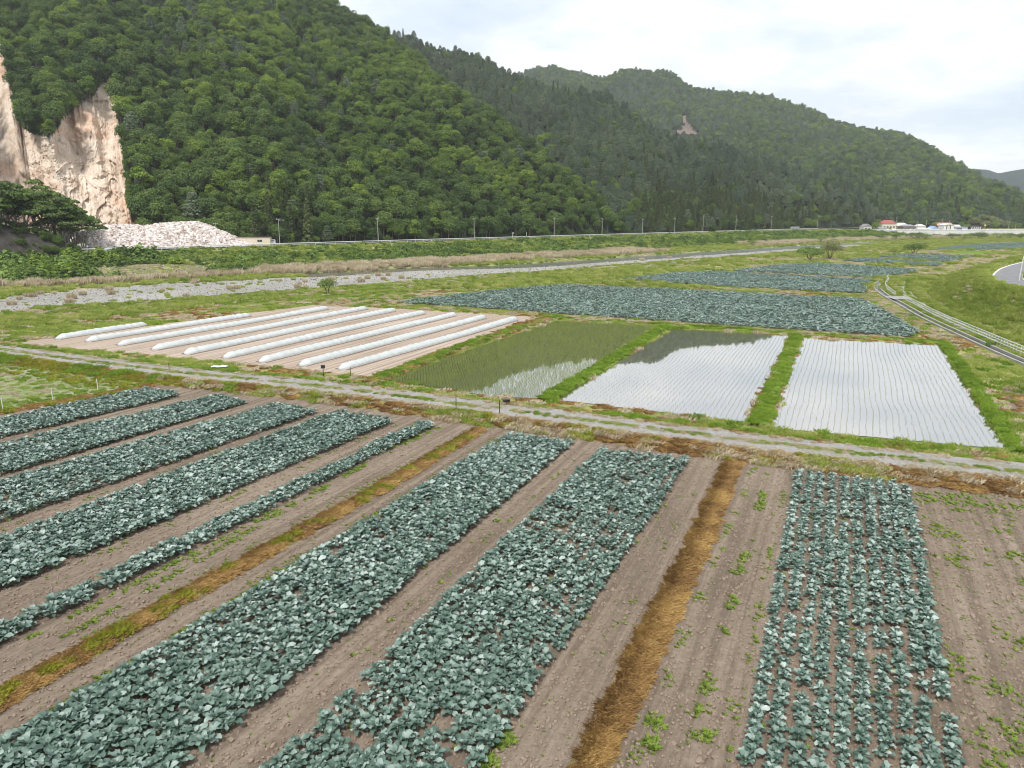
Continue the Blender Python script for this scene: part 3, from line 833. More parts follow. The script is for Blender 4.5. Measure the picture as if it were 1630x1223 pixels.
Xq = RN * np.sin(tt)[:, None]; Yq = RN * np.cos(tt)[:, None]; Zz = ZZ
i, j = np.meshgrid(np.arange(nu - 1), np.arange(nv - 1), indexing='ij')
f = np.stack([i * nv + j, (i + 1) * nv + j, (i + 1) * nv + j + 1, i * nv + j + 1], -1).reshape(-1, 4)
tag(mesh_obj('quarry_cliff', np.stack([Xq, Yq, Zz], -1).reshape(-1, 3), f, M_rock), 'pale pink bare rock face cut into the wooded mountainside', kind='structure')
# quarry floor behind the road
strip('quarry_yard', [XY(s_, 252) for s_ in range(-120, 152, 8)], [-45, -14, 13], [5.2, 5.1, 4.9], M_gravel)

# scar on the far range
def scar():
    r = np.random.default_rng(5)
    pts = [(1085, 185), (1090, 184), (1096, 193), (1100, 204), (1107, 209), (1112, 216), (1100, 213), (1092, 217), (1080, 213), (1070, 209), (1084, 206), (1088, 198)]
    vs = []
    n = 60
    for a in range(n):
        for b in range(n):
            vs.append((1052 + 74 * a / (n - 1), 180 + 42 * b / (n - 1)))
    wobx = np.array([(vnoise(v[0] * .5, v[1] * .5) - .5) * 7 for v in vs])
    keep = inpoly(np.array([v[0] for v in vs]) + wobx, [v[1] for v in vs], pts)
    V_ = []
    for px, py in vs:
        th, te = TH(px, py)
        rs = np.linspace(850, 1700, 500); z, x = zlayer(2, np.full(500, th), rs)
        el = (z + 4 - CZ) / rs; k = int(np.argmax(el > te)); k = k if el[k] > te else 499
        rad = rs[k] - 7
        V_.append((rad * math.sin(th), rad * math.cos(th), CZ + rad * te + 0.0))
    F_ = []
    for a in range(n - 1):
        for b in range(n - 1):
            q = [a * n + b, (a + 1) * n + b, (a + 1) * n + b + 1, a * n + b + 1]
            if all(keep[i_] for i_ in q[:]) or sum(keep[i_] for i_ in q) >= 3: F_.append(tuple(q))
    tag(mesh_obj('landslide_scar', V_, F_, ground_mat('scar_earth', [(0.35, (0.08, 0.065, 0.05)), (0.6, (0.20, 0.155, 0.13))], .12)), 'small reddish rock scar high on the distant wooded range', kind='structure')
scar()

# ------------------------------------------------------------------ forest
B_SRC = [tree_src('broadleaf_%d' % i, M_broad, 8.2 + i * .7, 3.0 + (i % 3) * .5, 6 + i, 1050, 0.60, 0.22, 0.8 + .1 * (i % 3), seed=i) for i in range(5)]
BD_SRC = [tree_src('darkleaf_%d' % i, M_broaddk, 10.0, 3.6, 9, 1050, 0.60, 0.2, 0.95, seed=20 + i) for i in range(3)]
P_SRC = [conifer_src('pine_%d' % i, M_pine, 10.0 + i * .5, 3.5, 7, 150, 0.70, 40 + i, 0.35, 0.45, 0.10) for i in range(4)]
C_SRC = [conifer_src('cedar_%d' % i, M_cedar, 15, 2.3, 14, 46, 0.85, 60 + i, 0.12, 0.9, 0.45) for i in range(3)]
L_SRC = [tree_src('lime_%d' % i, M_lime, 8.0, 3.0, 6, 620, 0.7, 0.2, 0.85, seed=80 + i) for i in range(2)]
KIND = ['broad'] * 5 + ['dark'] * 3 + ['pine'] * 4 + ['cedar'] * 3 + ['lime'] * 2
ALLSRC = B_SRC + BD_SRC + P_SRC + C_SRC + L_SRC
JO = [joined('tree_%d' % i, s_) for i, s_ in enumerate(ALLSRC)]
def choose(kinds, n):
    """kinds: dict kind -> array of probabilities"""
    names = ['broad', 'dark', 'pine', 'cedar', 'lime']; cnt = {'broad': (0, 5), 'dark': (5, 3), 'pine': (8, 4), 'cedar': (12, 3), 'lime': (15, 2)}
    Pm = np.stack([np.broadcast_to(kinds.get(k_, 0.0), (n,)) for k_ in names], 1).astype(float); Pm /= Pm.sum(1)[:, None]
    c = (rng.random((n, 1)) > np.cumsum(Pm, 1)[:, :-1]).sum(1) if n else np.zeros(0, int)
    st = np.array([cnt[k_][0] for k_ in names])[c]; ln = np.array([cnt[k_][1] for k_ in names])[c]
    return st + (rng.random(n) * ln).astype(int)
def forest_points(k, step, rlo=-2.0, xmax=1.06):
    L = (LA, LB, LC, LD)[k]
    t0, t1 = max(L[0][0], TH(-90, 300)[0]), min(L[0][-1], TH(1720, 300)[0])
    rmx = L[2].max() * 1.1
    xs, ys = jitter(rmx * math.sin(t0) - 20, rmx * math.sin(t1) + 20, 200, rmx, step, 0.42)
    th = np.arctan2(xs, ys); r = np.hypot(xs, ys)
    m_ = (th > t0) & (th < t1); xs, ys, th, r = xs[m_], ys[m_], th[m_], r[m_]
    z, x = zlayer(k, th, r)
    m_ = (x > -0.004) & (x < xmax)
    xs, ys, th, r, z, x = [q[m_] for q in (xs, ys, th, r, z, x)]
    if k == 0:
        z, cut = carve(th, r, z)
        m_ = ~cut
        xs, ys, th, r, z, x = [q[m_] for q in (xs, ys, th, r, z, x)]
    m_ = visible(xs, ys, z + 6, 110)
    return [q[m_] for q in (xs, ys, th, r, z, x)]
xs, ys, th, r, z, x = forest_points(0, 3.9)
n = len(xs)
pine_p = (0.06 + 0.9 * sm(0.52, 0.62, fbm(xs * .012, ys * .012, 3)) * sm(0.35, 0.8, x)) * (1 - .9 * sm(TH(560, 100)[0], TH(640, 100)[0], th))
dk = 0.12 + 4.5 * sm(0.49, 0.60, fbm(xs * .017 + 9, ys * .017, 3)) + 1.3 * (1 - sm(0.0, 0.25, x))
idx = choose({'broad': 1.0, 'dark': dk * .7, 'pine': pine_p, 'lime': 0.05, 'cedar': 0.7 * (1 - sm(0.02, 0.10, x)) * (th > TH(400, 350)[0]) * (th < TH(500, 350)[0]) * 6}, n)
_th = rng.uniform(QT[0], QT[-2], 2600); _e = np.interp(_th, QT, QE); _rt, _el = nat_table(np.sort(_th)); _th = np.sort(_th); _e = np.interp(_th, QT, QE) + rng.uniform(0.004, .045, len(_th))
_r = np.array([np.interp(_e[i], _el[i], _rt) for i in range(len(_th))]) + 1.0; _z = CZ + _r * _e - 1.0
_k = rng.random(len(_th)) < 1.0
LIPB = (_r * np.sin(_th), _r * np.cos(_th), _z)
A = dict(x=xs, y=ys, z=z, r=r, idx=idx, sc=(0.42 + 0.75 * rng.random(n) ** 1.5), rz=rng.random(n) * 6.28, lay=np.zeros(n, int), th=th, u=x)
xs, ys, th, r, z, x = forest_points(1, 4.5)
n = len(xs)
low = 1 - sm(0.15, 0.45, x)
ced = low * sm(TH(1000, 300)[0], TH(1080, 300)[0], th)
idx = choose({'broad': 0.10 * low + .02, 'dark': 0.08 + 0.25 * low, 'pine': 1.0 - 0.70 * ced, 'cedar': 0.05 + 2.0 * ced, 'lime': 0.02 * low}, n)
B = dict(x=xs, y=ys, z=z, r=r, idx=idx, sc=(0.5 + 0.6 * rng.random(n) ** 1.3), rz=rng.random(n) * 6.28, lay=np.ones(n, int), th=th, u=x)
xs, ys, th, r, z, x = forest_points(2, 6.6)
n = len(xs)
pp = sm(0.45, 0.6, fbm(xs * .006, ys * .006, 3))
idx = choose({'broad': 0.35, 'dark': 0.8, 'pine': 0.25 + 1.5 * pp, 'cedar': 0.25 * (1 - sm(.1, .3, x))}, n)
_pp = np.array([project(a_, b_, c_ + 4) for a_, b_, c_ in zip(xs, ys, z)]); _ns = ~(inpoly(_pp[:, 0], _pp[:, 1], [(1084, 180), (1095, 182), (1106, 204), (1116, 220), (1074, 220), (1068, 207), (1082, 200)]))
xs, ys, th, r, z, x, idx = [q[_ns] for q in (xs, ys, th, r, z, x, idx)]; n = len(xs)
C_ = dict(x=xs, y=ys, z=z, r=r, idx=idx, sc=(0.80 + 0.65 * rng.random(n)), rz=rng.random(n) * 6.28, lay=np.full(n, 2), th=th, u=x)

def tilt(n, a=0.06): return rng.normal(0, a, n)
def put_forest(name, D, label, keep=None):
    m_ = np.ones(len(D['x']), bool) if keep is None else keep
    n = int(m_.sum()); s_ = D['sc'][m_]
    scatter(name, np.stack([D['x'][m_], D['y'][m_], D['z'][m_]], 1), np.stack([tilt(n), tilt(n), D['rz'][m_]], 1),
            np.stack([s_ * rng.uniform(.85, 1.2, n), s_ * rng.uniform(.85, 1.2, n), s_ * rng.uniform(.85, 1.15, n)], 1), D['idx'][m_], JO, label, 'forest')

# poles and their place along the far road (needed for tree labels)
def on_line(px, t, z=5.0):
    th = TH(px, 380)[0]; c = math.cos(th) - math.sin(th); r_ = t * R2 / c
    return r_ * math.sin(th), r_ * math.cos(th)
POLES = [(445, 347), (602, 346), (755, 347), (882, 346), (958, 347), (1022, 348), (1073, 347), (1118, 343), (1170, 343), (1226, 344), (1299, 343)]
ORD = ['first', 'second', 'third', 'fourth', 'fifth', 'sixth', 'seventh', 'eighth', 'ninth', 'tenth', 'eleventh', 'twelfth']
# 300 individual trees: the ones that show largest in front
def pick_individuals():
    d = np.concatenate([A['r'], B['r']]); u = np.concatenate([A['u'], B['u']]); sc = np.concatenate([A['sc'], B['sc']])
    th_ = np.concatenate([A['th'], B['th']])
    x_, y_, z_ = [np.concatenate([A[k_], B[k_]]) for k_ in 'xyz']
    score = sc / d * np.where(visible(x_, y_, z_ + 5, 0), 1.0, 0.01) * np.where(u < 0.5, 1, .9)
    o = np.argsort(-score)[:300]
    m_ = np.zeros(len(d), bool); m_[o] = True
    return m_[:len(A['x'])], m_[len(A['x']):]
mA, mB = pick_individuals()
put_forest('broadleaf_forest', A, 'dense green broadleaf forest covering the near mountainside', ~mA)
_n = len(LIPB[0])
scatter('cliff_edge_scrub', np.stack(LIPB, 1), np.stack([tilt(_n), tilt(_n), rng.random(_n) * 6.28], 1), rng.uniform(.15, .38, _n), rng.integers(0, 8, _n), JO, 'green bushes overhanging the lip of the bare quarry face', 'scrub')
put_forest('pine_forest', B, 'blue-green pine and cedar forest on the spur behind', ~mB)
put_forest('distant_forest', C_, 'hazy mixed forest covering the distant range', None)
KW = {'broad': ('broadleaf_tree', 'green broadleaf tree'), 'dark': ('broadleaf_tree', 'dark green broadleaf tree'),
      'pine': ('pine_tree', 'blue-green pine tree'), 'cedar': ('cedar_tree', 'dark conical cedar tree'), 'lime': ('broadleaf_tree', 'bright yellow-green broadleaf tree')}
pole_px = np.array([p[0] for p in POLES])
_tl = []
for D, m_ in ((A, mA), (B, mB)):
    for i in np.where(m_)[0]:
        k_ = KIND[D['idx'][i]]; crown, trunk = ALLSRC[D['idx'][i]]
        px, py = project(D['x'][i], D['y'][i], D['z'][i] + 5)
        if px < 206: where = 'above the bare quarry face'
        elif px < 385: where = 'behind the pale rubble heap' if py > 300 else 'high above the rubble heap'
        else:
            j_ = int(np.argmin(np.abs(pole_px - px)))
            where = ('right behind' if D['u'][i] < 0.06 else 'a little above' if D['u'][i] < 0.14 else 'higher above') + (' roadside pole %d' % 0 if False else ' the %s roadside pole' % ORD[j_])
        where += ', %s crown' % ('small' if D['sc'][i] < 0.85 else 'medium' if D['sc'][i] < 1.02 else 'large')
        e = empty(KW[k_][0], (D['x'][i], D['y'][i], D['z'][i]), KW[k_][1] + ' ' + where, 'tree', 'trees of the near mountain forest', D['rz'][i]); _tl.append((px, e))
        s_ = float(D['sc'][i]); e.scale = (s_, s_, s_)
        for nm, src in (('crown', crown), ('trunk', trunk)):
            c = bpy.data.objects.new(nm, src.data); COL.objects.link(c); c.parent = e

_g = {}
for px, e in sorted(_tl, key=lambda q: q[0]): _g.setdefault(e['label'], []).append(e)
for lb_, es in _g.items():
    if len(es) > 1:
        for i, e in enumerate(es): e['label'] = lb_ + ', %s from left' % nth(i + 1)
# ------------------------------------------------------------------ road along the far bank
strip('far_road', [XY(s_, 236) for s_ in range(-120, 760, 10)], [-3.2, 3.2], [5.16, 5.16], M_asphalt)
def guardrail(name, s0, s1, t, z, label, step=4.0, parts=True):
    e = empty(name, (*XY(s0, t), z), label, 'guardrail')
    L = s1 - s0; d = Vector((1 / R2, 1 / R2, 0))
    mb = MB(); mb.tube([d * q for q in np.linspace(0, L, 40)], 0.13, 4)
    for v in range(len(mb.v)): mb.v[v] = (mb.v[v][0], mb.v[v][1], mb.v[v][2] + 0.72)
    mb.obj('rail', M_steel, e)
    mb = MB()
    for q in np.arange(0, L, step): mb.box((d.x * q, d.y * q, 0.3), (0.12, 0.12, 0.9))
    pr = mb.obj('posts', M_white, e); pr['kind'] = 'stuff'
guardrail('guardrail', 46, 400, 231.6, 5.1, 'long white guardrail along the far road below the mountain')
guardrail('guardrail', 408, 560, 231.6, 5.1, 'white guardrail on the far road near the village, right of the long one')

def utility_pole(px, py, t=234.0, label='', z0=5.1, lamp=True, xy=None, top=None, r=0.14, group='poles along the far road'):
    x, y = xy or on_line(px, t)
    if top is None: th_, te = TH(px, py); top = CZ + math.hypot(x, y) * te
    h = top - z0
    e = empty('utility_pole', (x, y, z0), label, 'pole', group, math.radians(45))
    mb = MB(); mb.tube([(0, 0, -0.5), (0, 0, h)], [r, r * 0.65], 8); mb.obj('pole', M_grey, e)
    mb = MB(); mb.box((0, 0, h - 0.5), (1.5, 0.1, 0.1)); mb.obj('crossarm', M_steel, e)
    for q in (-0.65, 0.0, 0.65):
        mb = MB(); mb.tube([(q, 0, h - 0.45), (q, 0, h - 0.2)], 0.06, 6); mb.obj('insulator', M_white, e)
    if lamp:
        mb = MB(); mb.tube([(0, 0, h - 0.9), (0.9, -0.4, h - 0.7), (1.3, -0.6, h - 0.72)], 0.04, 5); mb.obj('lamp_arm', M_steel, e)
        mb = MB(); mb.box((1.5, -0.65, h - 0.75), (0.6, 0.25, 0.14)); mb.obj('lamp', M_white, e)
    return e
for i, (px, py) in enumerate(POLES):
    utility_pole(px, py, 234.2, 'tall grey concrete utility pole, %s from the left along the far road' % ORD[i], lamp=(i in (0, 3, 10)))
utility_pole(345, 354, 243, 'thin grey pole standing in front of the rubble heap', lamp=False, r=0.1)
for px, w in ((816, 1), (838, 0)):
    x, y = on_line(px, 238.5); mb = MB(); mb.tube([(0, 0, 0), (0, 0, 2.6)], 0.14, 6)
    if w: mb.box((0.35, 0, 2.2), (0.7, 0.08, 0.5))
    tag(mb.obj('roadside_sign_post', M_grey, loc=(x, y, 5.1)), 'short pale post %s the far road below the forest' % ('with a small plate beside' if w else 'without plate beside'), 'post')
x, y = on_line(1264, 238.5)
e = empty('roadside_board', (x, y, 5.1), 'low grey board on legs beside the far road under the pines', 'sign', None, math.radians(30))
mb = MB(); mb.box((0, 0, 1.5), (9.5, 0.12, 1.2)); mb.obj('board', plain('grey_board', (0.3, 0.33, 0.32), 0.6), e)
for q in (-3.5, 3.5):
    mb = MB(); mb.box((q, 0, 0.5), (0.15, 0.15, 1.6)); mb.obj('leg', M_grey, e)

# small bridge over the side stream
bx0, by0 = on_line(150, 231.5, 5); bx1, by1 = on_line(214, 231.5, 5)
bc = ((bx0 + bx1) / 2, (by0 + by1) / 2); bl = math.hypot(bx1 - bx0, by1 - by0)
e = empty('road_bridge', (bc[0], bc[1], 0), 'small concrete road bridge with pale parapet left of the rubble heap', 'bridge', None, math.radians(45))
mb = MB(); mb.box((0, -0.4, 4.75), (bl, 1.6, 0.55)); mb.obj('deck', M_conc, e)
mb = MB(); mb.box((0, -1.1, 5.45), (bl, 0.18, 0.75)); mb.obj('parapet', M_steel, e)
for q in np.linspace(-bl / 2 + 1, bl / 2 - 1, 9):
    mb = MB(); mb.box((q, -1.23, 5.0), (0.9, 0.06, 0.22)); mb.obj('bracket', M_white, e)
mb = MB(); mb.box((bl * 0.27, 0.2, 2.1), (1.6, 1.6, 4.7)); mb.obj('pier', M_conc, e)
mb = MB(); mb.box((bl * 0.46, 0.3, 2.1), (1.4, 2.2, 4.7)); mb.obj('abutment', M_conc, e)
mb = MB(); mb.box((bl * 0.1, 2.5, 1.9), (6.5, 0.5, 4.8)); mb.obj('painted_shade_wall', M_mound, e)  # wall in dark slope colour, painting in the shade under the deck

# rubble heap
def rub(nm, seed):
    r = np.random.default_rng(seed)
    v = np.array([(x_, y_, z_) for x_ in (-1, 1) for y_ in (-1, 1) for z_ in (-1, 1)], float)
    v = v * np.array([0.5, 0.4, 0.33]) * (0.7 + 0.6 * r.random((8, 3)))
    v = np.concatenate([v, [[0.6, 0.05, 0.1], [-0.55, 0, 0.05], [0, 0.1, 0.45]]])
    import bmesh
    bm = bmesh.new(); [bm.verts.new(q) for q in v]; bmesh.ops.convex_hull(bm, input=bm.verts[:])
    me = bpy.data.meshes.new(nm); bm.to_mesh(me); bm.free()
    return bpy.data.objects.new(nm, me)
RUB = []
for i in range(5):
    o = rub('rubble', i); o.data.materials.append(M_rubble); RUB.append(o)
STN = []
for i in range(4):
    o = rub('stone', 10 + i); o.data.materials.append(M_stone); STN.append(o)
CLD = []
for i in range(3):
    o = rub('clod', 20 + i); o.data.materials.append(M_clod); CLD.append(o)
pa = np.array(on_line(128, 252)); pb = np.array(on_line(384, 250))
dirp = (pb - pa) / np.linalg.norm(pb - pa); nrp = np.array([-dirp[1], dirp[0]]); Lp = float(np.linalg.norm(pb - pa))
def heap_h(u, v):
    """u along, v across (-1 near .. 1 far)"""
    # silhouette read from the photograph: flat shoulder, hump, long taper
    prof = np.interp(u, [0, .08, .2, .42, .50, .62, .72, .80, .9, .97, 1.0], [5.5, 7.6, 7.9, 7.9, 8.8, 9.4, 9.2, 7.8, 4.6, 2.2, 0.2])
    cr = np.clip(1 - np.abs((v - .15) / 1.12) ** 1.6, 0, 1)
    return prof * cr * 0.80 + (fbm(u * 14, v * 5, 3) - .5) * 1.4 * cr
gu, gv = np.meshgrid(np.linspace(0, 1, 90), np.linspace(-1, 1, 40), indexing='ij')
hh = heap_h(gu, gv)
wv_ = 12.0
hp = pa + gu[..., None] * Lp * dirp + gv[..., None] * wv_ * nrp
i, j = np.meshgrid(np.arange(89), np.arange(39), indexing='ij')
f = np.stack([i * 40 + j, (i + 1) * 40 + j, (i + 1) * 40 + j + 1, i * 40 + j + 1], -1).reshape(-1, 4)
M_rubbase = ground_mat('rubble_fines', [(0.3, (0.20, 0.16, 0.13)), (0.7, (0.42, 0.37, 0.33))], 0.8, bumps=((1.5, 1.0, 0.3),))
tag(mesh_obj('rubble_heap', np.concatenate([hp, (hh + 5.0)[..., None]], -1).reshape(-1, 3), f, M_rubbase, smooth=True), 'long heap of pale quarried rubble in front of the cliff', 'rubble heap')
n = 12000
ru, rv = rng.random(n), rng.random(n) * 2 - 1
rp = pa + ru[:, None] * Lp * dirp + rv[:, None] * wv_ * nrp
scatter('rubble_stones', np.concatenate([rp, (heap_h(ru, rv) + 5.05)[:, None]], 1), rng.random((n, 3)) * 6.28, rng.uniform(0.35, 1.25, n) ** 1.2, rng.integers(0, 5, n), RUB, 'pale broken stones covering the rubble heap', 'stones')

# site office
ox, oy = on_line(405, 243)
e = empty('site_office', (ox, oy, 5.1), 'long low beige site hut at the right foot of the rubble heap', 'hut', None, math.radians(8))
M_beige = plain('beige_sheet', (0.62, 0.55, 0.42), 0.6, 0.3, 0.06, 1)
mb = MB(); mb.box((0, 0, 1.3), (10.8, 3.2, 2.6)); mb.obj('wall', M_beige, e)
mb = MB(); mb.box((0, 0, 2.68), (11.1, 3.5, 0.14)); mb.obj('roof', plain('brown_roof', (0.2, 0.15, 0.12), 0.7), e)
for q in (1.6, 2.4):
    mb = MB(); mb.box((q, -1.62, 1.5), (0.72, 0.05, 0.7)); mb.obj('window', M_glass, e)
mb = MB(); mb.box((-3.2, -1.62, 1.05), (0.85, 0.05, 2.0)); mb.obj('door', M_white, e)
ox, oy = on_line(433, 241)
e = empty('small_white_van', (ox, oy, 5.15), 'small white van parked at the right end of the beige hut', 'van', None, 0.2)
mb = MB(); mb.box((0, 0, 0.95), (2.1, 1.4, 1.1)); mb.box((0.1, 0, 1.6), (1.8, 1.3, 0.3)); mb.obj('body', M_white, e)
mb = MB(); mb.box((0.1, -0.72, 1.35), (1.5, 0.04, 0.35)); mb.obj('window', M_glass, e)
for q in (-0.65, 0.65):
    mb = MB(); mb.tube([(q, -0.72, 0.28), (q, -0.55, 0.28)], 0.28, 10); mb.obj('wheel', M_dark, e)

# dark road cutting at the far left and its spreading trees
mcx, mcy = on_line(-80, 240)
gx, gy = np.meshgrid(np.linspace(-1, 1, 40), np.linspace(-1, 1, 24), indexing='ij')
mr = np.clip(1 - (np.abs(gx) ** 2.2 + np.abs(gy) ** 2.2), 0, 1) ** 0.6
mx_ = mcx + gx * 24 - gy * 6; my_ = mcy + 6 + gy * 8 + gx * 8
mz_ = 4.6 + mr * 9.5 * (1 - 0.35 * sm(0, 1, gx)) + (fbm(mx_ * .2, my_ * .2, 3) - .5) * 1.5 * mr
i, j = np.meshgrid(np.arange(39), np.arange(23), indexing='ij')
f = np.stack([i * 24 + j, (i + 1) * 24 + j, (i + 1) * 24 + j + 1, i * 24 + j + 1], -1).reshape(-1, 4)
_g = rng.integers(0, mx_.size, 260)
scatter('bank_undergrowth', np.stack([mx_.ravel()[_g], my_.ravel()[_g], mz_.ravel()[_g] - .3], 1), rng.random(260) * 6.28, rng.uniform(.12, .32, 260), rng.integers(5, 8, 260), JO, 'dark undergrowth on the bank below the spreading trees', 'undergrowth')
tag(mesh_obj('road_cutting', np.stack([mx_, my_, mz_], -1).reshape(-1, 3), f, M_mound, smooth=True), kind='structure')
def umbrella_tree(seed, h, rad):
    r = np.random.default_rng(seed); P_, Nn = [], []
    cl = []
    for i in range(22):
        a = i * 2.4; q = rad * math.sqrt((i + .5) / 22) * 0.9
        cl.append((q * math.cos(a), q * math.sin(a), h * (0.93 - 0.42 * (q / rad) ** 2) + r.normal(0, .5)))
    for cx, cy, cz_ in cl:
        m_ = 120; d = r.normal(0, 1, (m_, 3)); d[:, 2] = np.abs(d[:, 2]) * .8 - .2; d /= np.linalg.norm(d, axis=1)[:, None]
        P_.append(np.array([cx, cy, cz_]) + d * (1.75 * (0.6 + .4 * r.random((m_, 1)))) * np.array([1, 1, .42])); Nn.append(d + np.array([0, 0, .7]))
    v, f = cards(np.concatenate(P_), np.concatenate(Nn), 0.62, 0.7, 0.35, r)
    crown = mesh_obj('spreading_crown', v, f, M_umb, link=False)
    tb = MB()
    for k_ in range(3):
        a = k_ * 2.1 + seed
        tb.tube([(0.2 * math.cos(a), .2 * math.sin(a), -.6), (0.9 * math.cos(a), .9 * math.sin(a), h * .35), (2.2 * math.cos(a), 2.2 * math.sin(a), h * .7)], [.24, .17, .06], 6)
        for cx, cy, cz_ in cl[k_::5]:
            tb.tube([(0.9 * math.cos(a), .9 * math.sin(a), h * .35), (cx * .6, cy * .6, cz_ * .82), (cx, cy, cz_ - .3)], [.10, .06, .02], 4)
    return crown, tb.obj('spreading_trunk', M_barkpale, link=False)
M_umb = foliage('spreading_tree_leaves', (0.045, 0.075, 0.022), (0.095, 0.15, 0.035), (0.18, 0.26, 0.055), 0.35)
UM = [umbrella_tree(3 + i, 11.5, 6.3) for i in range(3)]
um = [(-40, 376, 9, 1.35, 'cut off by the left edge'), (6, 372, 8.6, 1.35, 'highest on the dark bank'), (40, 376, 7.6, 1.25, 'second from the left on the dark bank'),
      (74, 380, 6.4, 1.25, 'in the middle of the row'), (104, 384, 5.6, 1.15, 'with two pale trunks'), (132, 387, 5.0, 0.95, 'rightmost, leaning out beside the rubble heap'), (62, 368, 9.0, 1.35, 'tallest, behind the row'),
      (22, 368, 9.0, 1.3, 'behind the first two at the left'), (92, 378, 7.0, 1.25, 'behind the middle of the row'), (118, 380, 6.0, 1.05, 'behind the one with pale trunks'), (88, 384, 5.2, .9, 'lowest, in front of the middle')]
for i, (px, py, z0, s_, where) in enumerate(um):
    x, y = on_line(px, 240 if i < 6 else 248, 5)
    e = empty('spreading_tree', (x, y, z0 - .5), 'dark flat-crowned spreading tree ' + where, 'tree', 'spreading trees left of the bridge', i * 1.3)
    e.scale = (s_, s_, s_)
    for nm, src in (('crown', UM[i % 3][0]), ('trunk', UM[i % 3][1])):
        c = bpy.data.objects.new(nm, src.data); COL.objects.link(c); c.parent = e

# ------------------------------------------------------------------ grass and shrub sources
GS = [grass_src('short_grass%d' % i, M_grass, 1.3, 150, 0.20, 0.022, 0.8, i) for i in range(3)]
GT = [grass_src('tall_grass%d' % i, M_grass, 1.7, 170, 0.6, 0.035, 0.7, 10 + i) for i in range(3)]
GL = [grass_src('lush_grass%d' % i, M_lushgrass, 1.0, 140, 0.30, 0.022, 0.7, 20 + i) for i in range(2)]
GR = [grass_src('reed%d' % i, M_reed, 2.4, 190, 1.5, 0.05, 0.35, 30 + i) for i in range(3)]
GD = [grass_src('dead_grass%d' % i, M_dead, 0.8, 190, 0.13, 0.012, 2.6, 40 + i) for i in range(3)]
GY = [grass_src('yellow_grass%d' % i, M_yellow, 0.7, 110, 0.22, 0.014, 1.1, 50 + i) for i in range(2)]
WD = [grass_src('weed%d' % i, M_weed, 0.32, 30, 0.10, 0.018, 1.4, 60 + i, True) for i in range(3)]
SB = [leafbush_src('scrub%d' % i, (M_scrub, M_scrub, M_broaddk, M_broad)[i], 1.5, 1.5, 330, 0.34, i) for i in range(4)]
GW = [grass_src('straw%d' % i, M_reed, 1.3, 150, 0.24, 0.022, 1.0, 70 + i) for i in range(2)]
GRASS = GS + GT + GL + GR + GD + GY + GW         # 0-2, 3-5, 6-7, 8-10, 11-13, 14-15
gi = {'short': (0, 3), 'tall': (3, 3), 'lush': (6, 2), 'reed': (8, 3), 'dead': (11, 3), 'yellow': (14, 2), 'straw': (16, 2)}
def pick(kind, n):
    a, b = gi[kind]; return a + rng.integers(0, b, n)
GP = {'grass': [[], [], []], 'reeds': [[], [], []], 'dead_grass': [[], [], []]}
def addgrass(x, y, z, kind, sc=1.0, var=0.3, m=60):
    x, y = np.asarray(x), np.asarray(y); z = np.broadcast_to(z, x.shape)
    k = visible(x, y, z, m); x, y, z = x[k], y[k], z[k]
    if isinstance(kind, np.ndarray): id_ = kind[k]
    else: id_ = pick(kind, len(x))
    s_ = np.broadcast_to(sc, k.shape)[k] * rng.uniform(1 - var, 1 + var, len(x))
    for nm, sel in (('reeds', (id_ >= 8) & (id_ < 11) | (id_ >= 16)), ('dead_grass', (id_ >= 11) & (id_ < 16)), ('grass', id_ < 8)):
        GP[nm][0].append(np.stack([x[sel], y[sel], z[sel]], 1)); GP[nm][1].append(s_[sel]); GP[nm][2].append(id_[sel])
def along(line, off0, off1, step, z=0.0, kind='lush', sc=1.0, zf=None):
    L = np.array(resample(line, 0.5)); seg = L[1:] - L[:-1]; ln = np.linalg.norm(seg, axis=1)
    tot = ln.sum(); n = int(tot * abs(off1 - off0) / step ** 2)
    k = rng.choice(len(seg), n, p=ln / tot); u = rng.random(n)[:, None]
    d = seg[k] / ln[k][:, None]; o = rng.uniform(off0, off1, n)
    p = L[:-1][k] + seg[k] * u + np.stack([d[:, 1], -d[:, 0]], 1) * o[:, None]
    zz = zf(o) if zf else z
    kk = kind(p[:, 0], p[:, 1]) if callable(kind) else kind
    addgrass(p[:, 0], p[:, 1], zz, kk, sc)
def mixkinds(weights, scale=0.25, seed=0):
    """patchy mixture of kinds; weights: list of (kind, share)"""
    def f(x, y):
        v = fbm(x * scale + seed, y * scale, 3); v = (v - v.min()) / (np.ptp(v) + 1e-9) if len(v) > 50 else v
        v = np.argsort(np.argsort(v)) / max(1, len(v)); v = np.clip(v + rng.normal(0, .22, len(v)), 0, .9999)
        cs = np.cumsum([w for _, w in weights]); cs = cs / cs[-1]
        k = np.searchsorted(cs, v); out_ = np.zeros(len(x), int)
        for i, (nm, _) in enumerate(weights):
            m_ = k == i; out_[m_] = pick(nm, int(m_.sum()))
        return out_
    return f

# ------------------------------------------------------------------ fields
TRACK_PX = [(-700, 470), (-300, 520), (0, 556), (250, 590), (500, 613), (800, 652), (1100, 691), (1400, 727), (1630, 752), (1900, 784), (2300, 830)]
TRACK = smoothline(PG(TRACK_PX, 0.35), 2)
def track_y(x): return np.interp(x, [p[0] for p in TRACK], [p[1] for p in TRACK])
lb = PG([(285, 603), (170, 627), (0, 656), (-300, 712)])            # border between the soil and the left meadow
ld = (lb[-1][0] - lb[-2][0], lb[-1][1] - lb[-2][1])
tl = [p for p in TRACK if p[0] > lb[0][0]]
SOIL = [lb[0]] + tl + [(90, 5), (-40, 5), (-95, 15), lb[3], lb[2], lb[1]]
sheet('field_soil', SOIL, 0.010, M_soil, 0.1)
MEAD = [lb[0], lb[1], lb[2], lb[3], G(-700, 640), G(-700, 530)] + [p for p in TRACK if -95 < p[0] < lb[0][0]]
